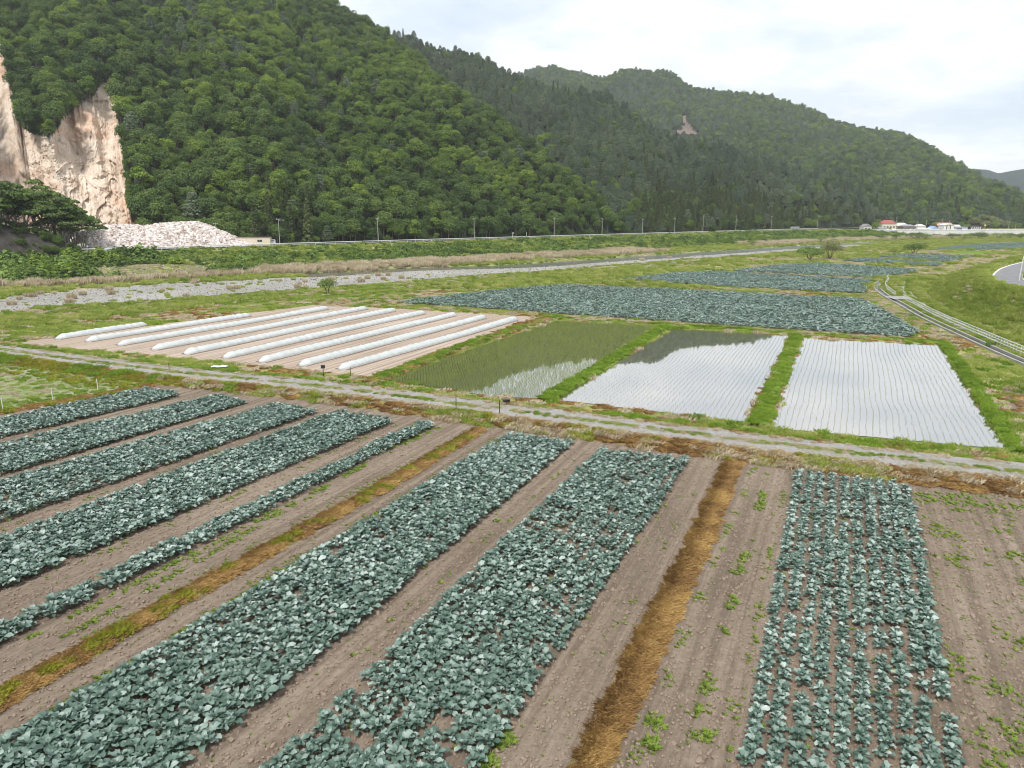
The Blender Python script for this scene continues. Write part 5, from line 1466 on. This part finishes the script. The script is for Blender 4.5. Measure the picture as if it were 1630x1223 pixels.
# access track between ditch and levee (two wheel ruts)
T2 = smoothline([(53.5, 40), (55.0, 60), (58.9, 80), (62.4, 99.7), (67.9, 117.5), (75.3, 137), (84.0, 155), (92.5, 170)], 2)
T2 = [tuple(p) for p in resample(T2, 1.0)]
strip('wheel_track', T2, [-.95, -.35], [.02, .02], M_track, wob=.12); strip('wheel_track', T2, [.45, 1.05], [.02, .02], M_track, wob=.12)
along(T2, -.3, .42, .5, kind=mixkinds([('lush', .5), ('short', .5)], .3), sc=.5, z=0)
along(T2, 1.1, 2.3, .6, kind=mixkinds([('tall', .5), ('lush', .5)], .3), sc=.8, z=0)
along(T2, -2.6, -1.0, .6, kind=mixkinds([('short', .5), ('lush', .5)], .3), sc=.7, z=0)
def railing(name, line, label, heights, step=2.0):
    L = [tuple(p) for p in resample(line, step)]; x0, y0 = L[0]
    e = empty(name, (x0, y0, 0), label, 'railing', None)
    for h in heights:
        mb = MB(); mb.tube([(p[0] - x0, p[1] - y0, h) for p in L], 0.034, 6); mb.obj('rail', M_white, e)
    mb = MB(); mb.tube([(0, 0, -.1), (0, 0, max(heights))], .035, 6); pm_ = mb.obj('post_shape', M_white, link=False)
    for p in L:
        c = bpy.data.objects.new('post', pm_.data); COL.objects.link(c); c.parent = e; c.location = (p[0] - x0, p[1] - y0, 0)
def shift(line, o_):
    L = [np.array(p) for p in line]; R_ = []
    for i in range(len(L)):
        d = L[min(i + 1, len(L) - 1)] - L[max(i - 1, 0)]; d = d / np.linalg.norm(d); R_.append(tuple(L[i] + np.array([d[1], -d[0]]) * o_))
    return R_
RAIL = shift([p for p in DL if p[1] < 133], 1.75)
railing('pipe_railing', RAIL, 'long white pipe railing running beside the concrete ditch', (.4, .72, 1.05))
RAIL2 = shift([p for p in DL if p[1] > 138], 1.6) + [(89.5, 174), (93, 180)]
railing('pipe_railing', RAIL2, 'short curved white railing round the bend of the ditch', (.5, .95))
x, y = G(1452, 508 - 10); 
for px, py, lab in ((1452, 505, 'leafy green bush against the white railing'), (1575, 552, 'small bush under the long white railing')):
    b = leafbush_src('railing_bush', M_scrub, .8, .8, 200, .16, int(px)); c = bpy.data.objects.new('bush', b.data); COL.objects.link(c); c.location = (*G(px, py), 0); tag(c, lab, 'bush')

# ------------------------------------------------------------------ grass of the plain
allfields = [SOIL, MEAD, TUNF, P1, P2, P3, F1, F2, F3, F4, F5, F6, FG]
def open_ground(x, y, extra=0):
    m_ = np.ones(len(x), bool)
    for p in allfields: m_ &= ~inpoly(x, y, p)
    d, sd_, _ = polydist(x, y, TRACK); m_ &= ~(d < 2.2)
    m_ &= ~(polydist(x, y, DITCH)[0] < 1.0)
    k = polydist(x, y, FOOT); m_ &= ~((k[1] > 0) & (y > 30)); m_ &= ~(polydist(x, y, [tuple(p) for p in T2])[0] < 1.3)
    return m_
x, y = jitter(-130, 110, 40, 190, 1.0); k = open_ground(x, y) & ((y - x) / R2 < 138); x, y = x[k], y[k]
addgrass(x, y, 0, mixkinds([('short', .45), ('lush', .15), ('straw', .2), ('dead', .2)], .10, 7)(x, y), 1.0)
x, y = jitter(-20, 480, 150, 620, 2.2); s_, t_ = ST(x, y); tp = t_ + bend(s_)
k = open_ground(x, y) & (tp < 135) & (y > 150); x, y = x[k], y[k]
addgrass(x, y, 0, mixkinds([('tall', .40), ('short', .25), ('straw', .35)], .05, 2)(x, y), 1.1)
# straw-coloured verges along the far fields
for ln in (PG([(640, 487), (800, 498), (1050, 515), (1300, 532), (1445, 541)]), PG([(985, 450), (1180, 462), (1376, 472), (1400, 480)]), PG([(1160, 434), (1385, 445)]), PG([(1340, 418), (1500, 427)]), PG([(1380, 455), (1378, 470), (1420, 495), (1470, 522), (1500, 540)])):
    along(ln, -1.2, 1.2, .8, kind=mixkinds([('straw', .6), ('dead', .15), ('short', .25)], .15), sc=.9, z=0)
# left meadow
x, y = jitter(-110, -20, 40, 100, .75); k = inpoly(x, y, MEAD); x, y = x[k], y[k]
edge = polydist(x, y, TRACK)[0]
k = (fbm(x * .16, y * .16, 3) > .52) | (edge < 9) & (rng.random(len(x)) < .5); addgrass(x[k], y[k], 0, 'lush', .55)
k = (edge < 6.5) & (rng.random(len(x)) < .6); addgrass(x[k], y[k], 0, 'yellow', 1.0)
k = rng.random(len(x)) < .9; addgrass(x[k], y[k], 0, mixkinds([('short', .6), ('straw', .4)], .5)(x[k], y[k]), .5)

# river side
def rb(s0, s1, t0, t1, step):
    s_, t_ = jitter(s0, s1, t0, t1, step); tb_ = t_ - bend(s_); return s_, t_, (s_ - tb_) / R2, (s_ + tb_) / R2, Hs(s_, t_)
s_, t_, x, y, z = rb(-60, 620, 118, 145, 1.5)
k = open_ground(x, y) & ~zone_gravel(s_, t_); kk = k & (fbm(s_ * .08, t_ * .2, 3) > .42)
addgrass(x[kk], y[kk], z[kk], mixkinds([('tall', .45), ('lush', .25), ('straw', .18), ('dead', .12)], .08, 3)(x[kk], y[kk]), np.where((t_[kk] > 130) & (s_[kk] > 90), .5, .85))
s_, t_, x, y, z = rb(-60, 700, 145, 194, 1.9)
wat = z > -0.78; gr = zone_gravel(s_, t_)
nz = fbm(s_ * .03, t_ * .12 + 4, 3)
reed = ((t_ > 178) & (t_ < 194) & (s_ > 100) & (nz > .40) & (fbm(s_ * .012 + 2, t_ * 0, 2) > .36)) | ((t_ > 184) & (t_ < 194) & (s_ < 110) & (nz > .50))
k = wat & ~gr & reed; addgrass(x[k], y[k], z[k], 'reed', .95)
k = wat & ~gr & ~reed; addgrass(x[k], y[k], z[k], mixkinds([('tall', .7), ('lush', .15), ('straw', .15)], .05, 6)(x[k], y[k]), 1.0)
k = wat & gr & (rng.random(len(x)) < np.where(s_ < 118, .16, .05)); addgrass(x[k], y[k], z[k], mixkinds([('tall', .5), ('reed', .2), ('short', .3)], .05, 6)(x[k], y[k]), .55)
# stones on the gravel
s_, t_, x, y, z = rb(-60, 420, 141, 176, .95); k = zone_gravel(s_, t_) & visible(x, y, z, 20); n = int(k.sum())
scatter('river_stones', np.stack([x[k], y[k], z[k] + .03], 1), rng.random((n, 3)) * 6.28, rng.uniform(.10, .32, n) ** 1.2, rng.integers(0, 4, n), STN, 'pale rounded stones on the gravel bar', 'stones')
# scrub on the bank below the far road
s_, t_, x, y, z = rb(-70, 600, 186, 231, 2.0)
nz = fbm(s_ * .045, t_ * .09, 3)
k = ~zone_gravel(s_, t_) & ~wash(s_, t_) & ((t_ > 195) | ((t_ > 189) & (nz > .55))) & visible(x, y, z, 40) & ~((np.abs(x - bc[0] - 3) < 8) & (t_ > 222) & (s_ > 60) & (s_ < 92))
x, y, z, t_, s_, nz = x[k], y[k], z[k], t_[k], s_[k], nz[k]; n = len(x)
sc = (0.40 + 1.0 * nz) * (.5 + 1.6 * rng.random(n) ** 3) * np.where(t_ > 224, .55, 1) * np.where((s_ < 75) & (t_ < 224), 1.4, 1)
scatter('bank_scrub', np.stack([x, y, z - .1], 1), np.stack([tilt(n, .1), tilt(n, .1), rng.random(n) * 6.28], 1), np.stack([sc * 1.15, sc * 1.15, sc], 1), rng.integers(0, 4, n), SB, 'dense green scrub covering the bank below the far road', 'scrub')
k = rng.random(n) < .5; addgrass(x[k], y[k], z[k], 'tall', 1.2)
s_, t_, x, y, z = rb(45, 92, 188, 216, 1.1); k = wash(s_, t_); x, y, z = x[k], y[k], z[k]; addgrass(x, y, z, mixkinds([('straw', .6), ('short', .3), ('dead', .1)], .1)(x, y), .8)
n_w = len(x); scatter('wash_stones', np.stack([x, y, z + .05], 1) + rng.normal(0, .4, (n_w, 3)) * [1, 1, 0], rng.random((n_w, 3)) * 6.28, rng.uniform(.12, .4, n_w), rng.integers(0, 4, n_w), STN, 'scattered pale stones below the small bridge', 'stones')

# shrubs standing alone
def shrub(name, px, py, z, w, h, mat, label, cat='bush', seed=0, stems=True, cs=.3, n=700, rz=0.0):
    r = np.random.default_rng(seed); x, y = G(px, py, z)
    e = empty(name, (x, y, z), label, cat, None, rz)
    P_, Nn = [], []
    for q in range(9):
        a = q * 2.4; cr = w * .5 * (.12 + .6 * math.sqrt(q / 9)); c = np.array([cr * math.cos(a), cr * math.sin(a), h * (.72 - .35 * (cr / (w * .5)) ** 2 + .08 * r.normal())])
        m_ = n // 9; d = r.normal(0, 1, (m_, 3)); d[:, 2] = np.abs(d[:, 2]) - .3; d /= np.linalg.norm(d, axis=1)[:, None]
        P_.append(c + d * (.7 + .4 * r.random((m_, 1))) * np.array([w * .25, w * .25, h * .34])); Nn.append(d)
    P_ = np.concatenate(P_); P_[:, 2] = np.maximum(P_[:, 2], .1)
    v, f = cards(P_, np.concatenate(Nn) + np.array([0, 0, .3]), cs, .7, .5, r); mesh_obj('crown', v, f, mat, parent=e)
    tb = MB()
    for q in range(4):
        a = q * 1.7 + seed; tb.tube([(.1 * math.cos(a), .1 * math.sin(a), -.2), (w * .12 * math.cos(a), w * .12 * math.sin(a), h * .35), (w * .28 * math.cos(a), w * .28 * math.sin(a), h * .7)], [w * .02, w * .014, w * .006], 5)
    tb.obj('trunk', M_bark, e)
shrub('bush', 521, 468, 0, 3.6, 3.0, M_broad, 'small round green bush standing on the gravel bar', seed=1, cs=.25)
shrub('willow', 1288, 414, 0, 9.0, 4.2, M_scrub, 'low green willow left of the taller grey one by the river', 'tree', 2, n=2200, cs=.42)
shrub('willow', 1321, 413, 0, 8.0, 6.0, M_willow, 'tall grey-green willow at the tip of the far field', 'tree', 3, n=2600, cs=.36)
shrub('bush', 1455, 405, 0, 9.0, 4.2, M_broaddk, 'dark rounded bush in the dry grass between the far fields', seed=4, n=1000, cs=.4)
shrub('small_tree', 1422, 406, 0, 3.6, 2.6, M_broaddk, 'tiny leaning tree left of the dark rounded bush', 'tree', 5, n=160, cs=.3)
shrub('bush', 1560, 383, -.5, 9, 5.0, M_broaddk, 'round dark bush below the pale river wall', seed=6, n=700, cs=.6)
shrub('bush', 1624, 381, -.5, 5, 4.0, M_broaddk, 'small round bush at the right end of the river wall', seed=7, n=500, cs=.5)
for i, (px, w_) in enumerate(((1400, 8), (1425, 5), (1458, 13), (1472, 8), (1515, 8), (1535, 9), (1545, 7), (1590, 10), (1606, 8))):
    shrub('bush', px, 381.5 - i * .25, -.3, w_ * 1.2, 3.6, M_scrub if i % 2 else M_broaddk, '%s low bush from the left in the row below the river wall' % ORD[i], seed=10 + i, n=420, cs=.55)
for i, (px, py, w_) in enumerate(((1196, 391, 5), (1306, 385, 6), (1140, 387, 6), (930, 402, 4))):
    shrub('bush', px, py, 0.2, w_, w_ * .55, M_scrub, 'rounded green bush on the far bank, %s' % ('right of the eighth pole', 'just left of the river bend', 'between the eighth and seventh poles', 'below the fourth pole')[i], seed=30 + i, n=360, cs=.4)

# ------------------------------------------------------------------ village beyond the river wall
WALL = [(236, 596), (284, 590), (340, 592), (400, 590), (480, 582), (600, 566), (800, 540)]
strip('village_ground', [tuple(p) for p in resample(WALL, 12)], [-150, -60, -.3], [3.6, 3.2, 3.1], M_ground)
WL_ = [tuple(p) for p in resample(WALL[1:], 6)]
e = empty('river_wall', (0, 0, 0), 'long pale concrete river wall in front of the village', 'wall')
M_pale = plain('pale_concrete', (0.46, 0.45, 0.43), 0.85, 0.2, 0.12, 0.3)
o = strip('wall_face', WL_, [1.6, .3, -.5], [-1.2, 3.3, 3.3], M_pale, kind=None, parent=e)
mb = MB(); mb.tube([(p[0], p[1], 3.45) for p in WL_], .22, 4); mb.obj('coping', M_conc, e)
o = strip('guardrail_band', WL_, [-1.6, -1.7], [3.5, 4.3], M_white, kind=None, parent=e)
def at(px, py, Y):
    th_, te = TH(px, py); r_ = Y / math.cos(th_); return r_ * math.sin(th_), Y, CZ + r_ * te
PXM = 1.97
def house(name, px0, px1, ytop, Y, depth, wall, roof, label, kind='gable', wins=3, frac=.42, z0=3.1, cat='house'):
    xa, _, _ = at(px0, 360, Y); xb, _, _ = at(px1, 360, Y); w_ = xb - xa; zt = at((px0 + px1) / 2, ytop, Y)[2]; H = zt - z0
    e = empty(name, ((xa + xb) / 2, Y, z0), label, cat, None, random.uniform(-.08, .08))
    hw = H * (1 - frac) if kind != 'flat' else H - .3
    mb = MB(); mb.box((0, depth / 2, hw / 2), (w_ * .94, depth, hw)); mb.obj('wall', wall, e)
    mb = MB(); a, b = w_ / 2, depth / 2 + .5; c = depth / 2
    if kind == 'gable':      # ridge along x
        mb.add([(-a, c - b, hw), (a, c - b, hw), (a, c + b, hw), (-a, c + b, hw), (-a, c, H), (a, c, H)], [(0, 1, 5, 4), (2, 3, 4, 5), (1, 2, 5), (3, 0, 4), (3, 2, 1, 0)])
    elif kind == 'front':    # gable faces the river
        mb.add([(-a, c - b, hw), (a, c - b, hw), (a, c + b, hw), (-a, c + b, hw), (0, c - b, H), (0, c + b, H)], [(0, 1, 4), (1, 2, 5, 4), (2, 3, 5), (3, 0, 4, 5), (3, 2, 1, 0)])
    elif kind == 'hip':
        mb.add([(-a, c - b, hw), (a, c - b, hw), (a, c + b, hw), (-a, c + b, hw), (-a * .5, c, H), (a * .5, c, H)], [(0, 1, 5, 4), (2, 3, 4, 5), (1, 2, 5), (3, 0, 4), (3, 2, 1, 0)])
    else: mb.box((0, c, H - .15), (w_, depth + .6, .3))
    mb.obj('roof', roof, e)
    for q in range(wins):
        wx_ = (q + .5) / wins * w_ * .85 - w_ * .425; ww = min(1.6, w_ * .5 / wins)
        mb = MB(); mb.box((wx_, -.03, hw * .45), (ww + .25, .06, 1.45)); fr_ = mb.obj('window', M_white, e)
        mb = MB(); mb.box((wx_, -.08, hw * .45), (ww, .06, 1.15)); mb.obj('pane', M_glass, fr_)
    return e, w_, hw
C = lambda n_, c, r=.7: plain(n_, c, r, .3, .08, .8)
W_white, W_cream, W_brown, W_grey, W_blue = C('white_wall', (.7, .7, .68)), C('cream_wall', (.6, .56, .47)), C('brown_wall', (.17, .13, .12)), C('grey_wall', (.35, .35, .36)), C('blue_wall', (.22, .30, .36))
R_red, R_dark, R_grey, R_blue, R_pale, R_pink = C('red_roof', (.30, .085, .075)), C('dark_roof', (.06, .06, .07)), C('grey_tile_roof', (.24, .23, .24)), C('blue_roof', (.28, .38, .62)), C('pale_roof', (.6, .56, .5)), C('pink_roof', (.62, .25, .27))
house('house', 1375, 1388, 356.5, 612, 8, W_white, R_grey, 'white house with a grey gable, leftmost in the village under the trees', 'front', 2)
house('house', 1404, 1427, 350.5, 640, 9, W_cream, R_red, 'house with a bright red roof standing highest in the village', 'hip', 4, .35)
house('shed', 1400, 1415, 362, 606, 6, W_blue, R_grey, 'blue-grey shed below the red-roofed house', 'gable', 2, cat='shed')
house('shed', 1414, 1429, 365, 603, 5, W_white, R_pale, 'low white shed right of the blue-grey shed', 'gable', 2, cat='shed')
house('house', 1428, 1448, 355, 640, 9, W_cream, R_pale, 'pale-roofed house right behind the brown house', 'hip', 3, .4)
house('house', 1437, 1459, 357.5, 612, 9, W_brown, R_grey, 'wide brown-walled house with a grey tiled roof', 'hip', 3, .32)
house('shed', 1431, 1446, 364.5, 602, 4, W_white, R_grey, 'low grey-roofed annex in front of the brown house', 'flat', 2, cat='shed')
house('house', 1461, 1474, 357, 620, 8, W_white, R_pale, 'white house with a pale domed roof between two poles', 'hip', 2, .35)
house('shed', 1462, 1486, 363, 605, 6, W_grey, R_pale, 'long grey shed left of the blue-roofed shed', 'gable', 3, cat='shed')
house('shed', 1481, 1496, 360.5, 604, 7, W_grey, R_blue, 'shed with a steep light blue roof', 'front', 1, .75, cat='shed')
house('house', 1493, 1517, 354.8, 636, 9, W_grey, R_pink, 'long house with a faded pink-red roof', 'gable', 4, .4)
e, w_, hw = house('church_like_hall', 1503, 1519, 356, 604, 9, W_white, R_pale, 'tall white gabled hall with narrow slits in the middle of the village', 'front', 0, .22, cat='hall')
for q in (-.22, .12):
    mb = MB(); mb.box((w_ * q, -.06, hw * .55), (.7, .06, hw * .8)); mb.obj('window', M_glass, e)
house('house', 1515, 1530, 358, 632, 7, W_cream, R_pale, 'small pale-roofed house behind the blue-striped shed', 'gable', 2, .4)
e, w_, hw = house('shed', 1521, 1542, 361, 606, 8, W_white, R_grey, 'white shed with a blue band and a dark opening', 'flat', 0, cat='shed')
mb = MB(); mb.box((-w_ * .02, -.08, hw * .78), (w_ * .9, .1, .9)); mb.obj('fascia', R_blue, e)
mb = MB(); mb.box((-w_ * .2, -.06, hw * .32), (w_ * .42, .08, 1.7)); mb.obj('opening', M_dark, e)
e, w_, hw = house('shed', 1545, 1563, 360, 604, 8, R_dark, R_grey, 'dark open shed with slanting white boards in front', 'flat', 0, cat='shed')
for q in (-.42, -.22, -.05, .12, .3):
    mb = MB(); mb.add([(w_ * q - .35, -.4, 0), (w_ * q + .35, -.4, 0), (w_ * q + 1.1, -.1, hw * .82), (w_ * q + .5, -.1, hw * .82), (w_ * q - .35, -.3, 0), (w_ * q + .35, -.3, 0), (w_ * q + 1.1, 0, hw * .82), (w_ * q + .5, 0, hw * .82)],
                      [(0, 1, 2, 3), (7, 6, 5, 4), (0, 3, 7, 4), (1, 5, 6, 2), (3, 2, 6, 7), (0, 4, 5, 1)]); mb.obj('board', M_white, e)
def parked(px, Y, mat, label, L=4.2):
    x, y, _ = at(px, 366, Y)
    e = empty('parked_car', (x, y, 3.15), label, 'car', 'cars parked behind the river wall')
    mb = MB(); pr = [(-L / 2, .35), (-L / 2, .95), (-L * .36, 1.05), (-L * .24, 1.55), (L * .2, 1.6), (L * .34, 1.05), (L / 2, .9), (L / 2, .35)]; n_ = len(pr)
    mb.add([(a, -.8, b) for a, b in pr] + [(a, .8, b) for a, b in pr], [tuple(range(n_)), tuple(range(2 * n_ - 1, n_ - 1, -1))] + [(i, i + n_, (i + 1) % n_ + n_, (i + 1) % n_) for i in range(n_)]); mb.obj('body', mat, e)
    mb = MB(); mb.box((-.1, -.82, 1.28), (L * .42, .03, .4)); mb.obj('window', M_glass, e)
    for q in (-L * .3, L * .3):
        for sd_ in (-.75, .75):
            mb = MB(); mb.tube([(q, sd_ - .1, .32), (q, sd_ + .1, .32)], .32, 10); mb.obj('wheel', M_dark, e)
parked(1575, 598, M_white, 'white car parked right of the dark shed', 4.6)
parked(1497, 597, C('red_paint', (.5, .06, .06), .4), 'red car parked in front of the blue-roofed shed', 3.6)
parked(1451, 596, M_white, 'white car parked in front of the brown house', 3.8)
x, y, z = at(1568, 362.5, 600); mb = MB(); mb.tube([(0, 0, 0), (0, 0, 4.2)], .08, 6); mb.box((0, 0, 4.4), (1.2, .1, 1.0)); tag(mb.obj('yellow_sign', plain('yellow_sign', (.7, .62, .15), .5), loc=(x, 600, 3.1)), 'small yellow sign on a post right of the dark shed', 'sign')
for i, (px, py, Y) in enumerate(((1404, 352, 608), (1428, 345, 650), (1461, 353, 612), (1475, 350, 622), (1501, 348, 625), (1512, 351, 600), (1568, 350, 600), (1607, 352, 600), (1617, 358, 602))):
    x, y, z = at(px, py, Y); utility_pole(px, py, xy=(x, y), top=z, z0=3.1, lamp=False, r=.2, label='village utility pole, %s from the left behind the river wall' % ORD[i], group='village poles')
WT = [tree_src('village_tree_%d' % i, m_, 9, 4.2, 7, 700, .7, .12, .9, seed=100 + i) for i, m_ in enumerate((M_willow, M_broad, M_broaddk))]
vt = [(1552, 346, 640, 0), (1566, 342, 650, 0), (1578, 344, 648, 0), (1590, 349, 640, 0), (1603, 351, 640, 0), (1613, 352, 640, 1), (1622, 355, 640, 1), (1541, 356, 635, 1), (1532, 353, 650, 1), (1395, 353, 625, 1), (1392, 362, 604, 1), (1488, 353, 640, 1), (1476, 354, 650, 2),
      (1433, 352, 665, 2), (1450, 350, 670, 2), (1462, 352, 660, 2), (1400, 348, 665, 1), (1636, 357, 640, 1), (1545, 350, 670, 2), (1515, 350, 675, 2), (1498, 348, 680, 2), (1417, 362, 598, 1), (1571, 352, 630, 0), (1585, 353, 628, 1), (1598, 355, 628, 0), (1629, 353, 655, 2), (1610, 356, 628, 1)]
for i, (px, py, Y, k_) in enumerate(vt):
    x, y, z = at(px, py, Y); s_ = max(.25, (z - 3.1) / 9.3)
    e = empty('village_tree', (x, y, 3.0), '%s tree %s' % (('olive willowy', 'fresh green', 'dark green')[k_], 'behind river wall, %s' % ('right of the yellow sign' if px > 1569 else 'around the dark shed' if px > 1525 else 'between middle roofs' if px > 1440 else 'near the red-roofed house') + (', rear row' if Y > 639 else ', front row')), 'tree', 'trees in the village', i)
    e.scale = (s_ * 1.1, s_ * 1.1, s_)
    for nm, src in (('crown', WT[k_][0]), ('trunk', WT[k_][1])):
        c = bpy.data.objects.new(nm, src.data); COL.objects.link(c); c.parent = e

_g = {}
for o_ in [q for q in bpy.data.objects if q.get('group') == 'trees in the village']: _g.setdefault(o_['label'], []).append(o_)
for lb_, es in _g.items():
    if len(es) > 1:
        for i, o_ in enumerate(sorted(es, key=lambda q: q.location.x / q.location.y)): o_['label'] = lb_ + ', %s from left' % nth(i + 1)
# ------------------------------------------------------------------ write out the grass
GLAB = {'grass': ('green and yellowing grass on banks, verges and the levee', 'grass'), 'reeds': ('straw-coloured dry reeds along the river and verges', 'reeds'), 'dead_grass': ('orange-brown dead grass on banks and ridges', 'dead grass')}
for nm, (pt, scs, ids) in GP.items():
    pt, scs, ids = np.concatenate(pt), np.concatenate(scs), np.concatenate(ids); n = len(pt)
    scatter(nm, pt, rng.random(n) * 6.28, scs, ids, GRASS, GLAB[nm][0], GLAB[nm][1])
    print('SCATTER', nm, n)
print('broccoli', len(BP), 'far', len(fp), 'trees', len(A['x']), len(B['x']), len(C_['x']), 'weeds', len(wx))

# ------------------------------------------------------------------ air
hz = mesh_obj('haze', [(x_, y_, z_) for x_ in (-3900, 4600) for y_ in (-200, 3900) for z_ in (-4.4, 620)], [(0, 1, 3, 2), (4, 6, 7, 5), (0, 4, 5, 1), (2, 3, 7, 6), (0, 2, 6, 4), (1, 5, 7, 3)])
m, nt, o = newmat('haze')
pv = N(nt, 'ShaderNodeVolumePrincipled', {'Color': (0.90, 0.95, 1.0, 1), 'Density': 0.00013, 'Anisotropy': 0.2})
nt.links.new(pv.outputs[0], o.inputs['Volume']); hz.data.materials.append(m)
tag(hz, kind='stuff')
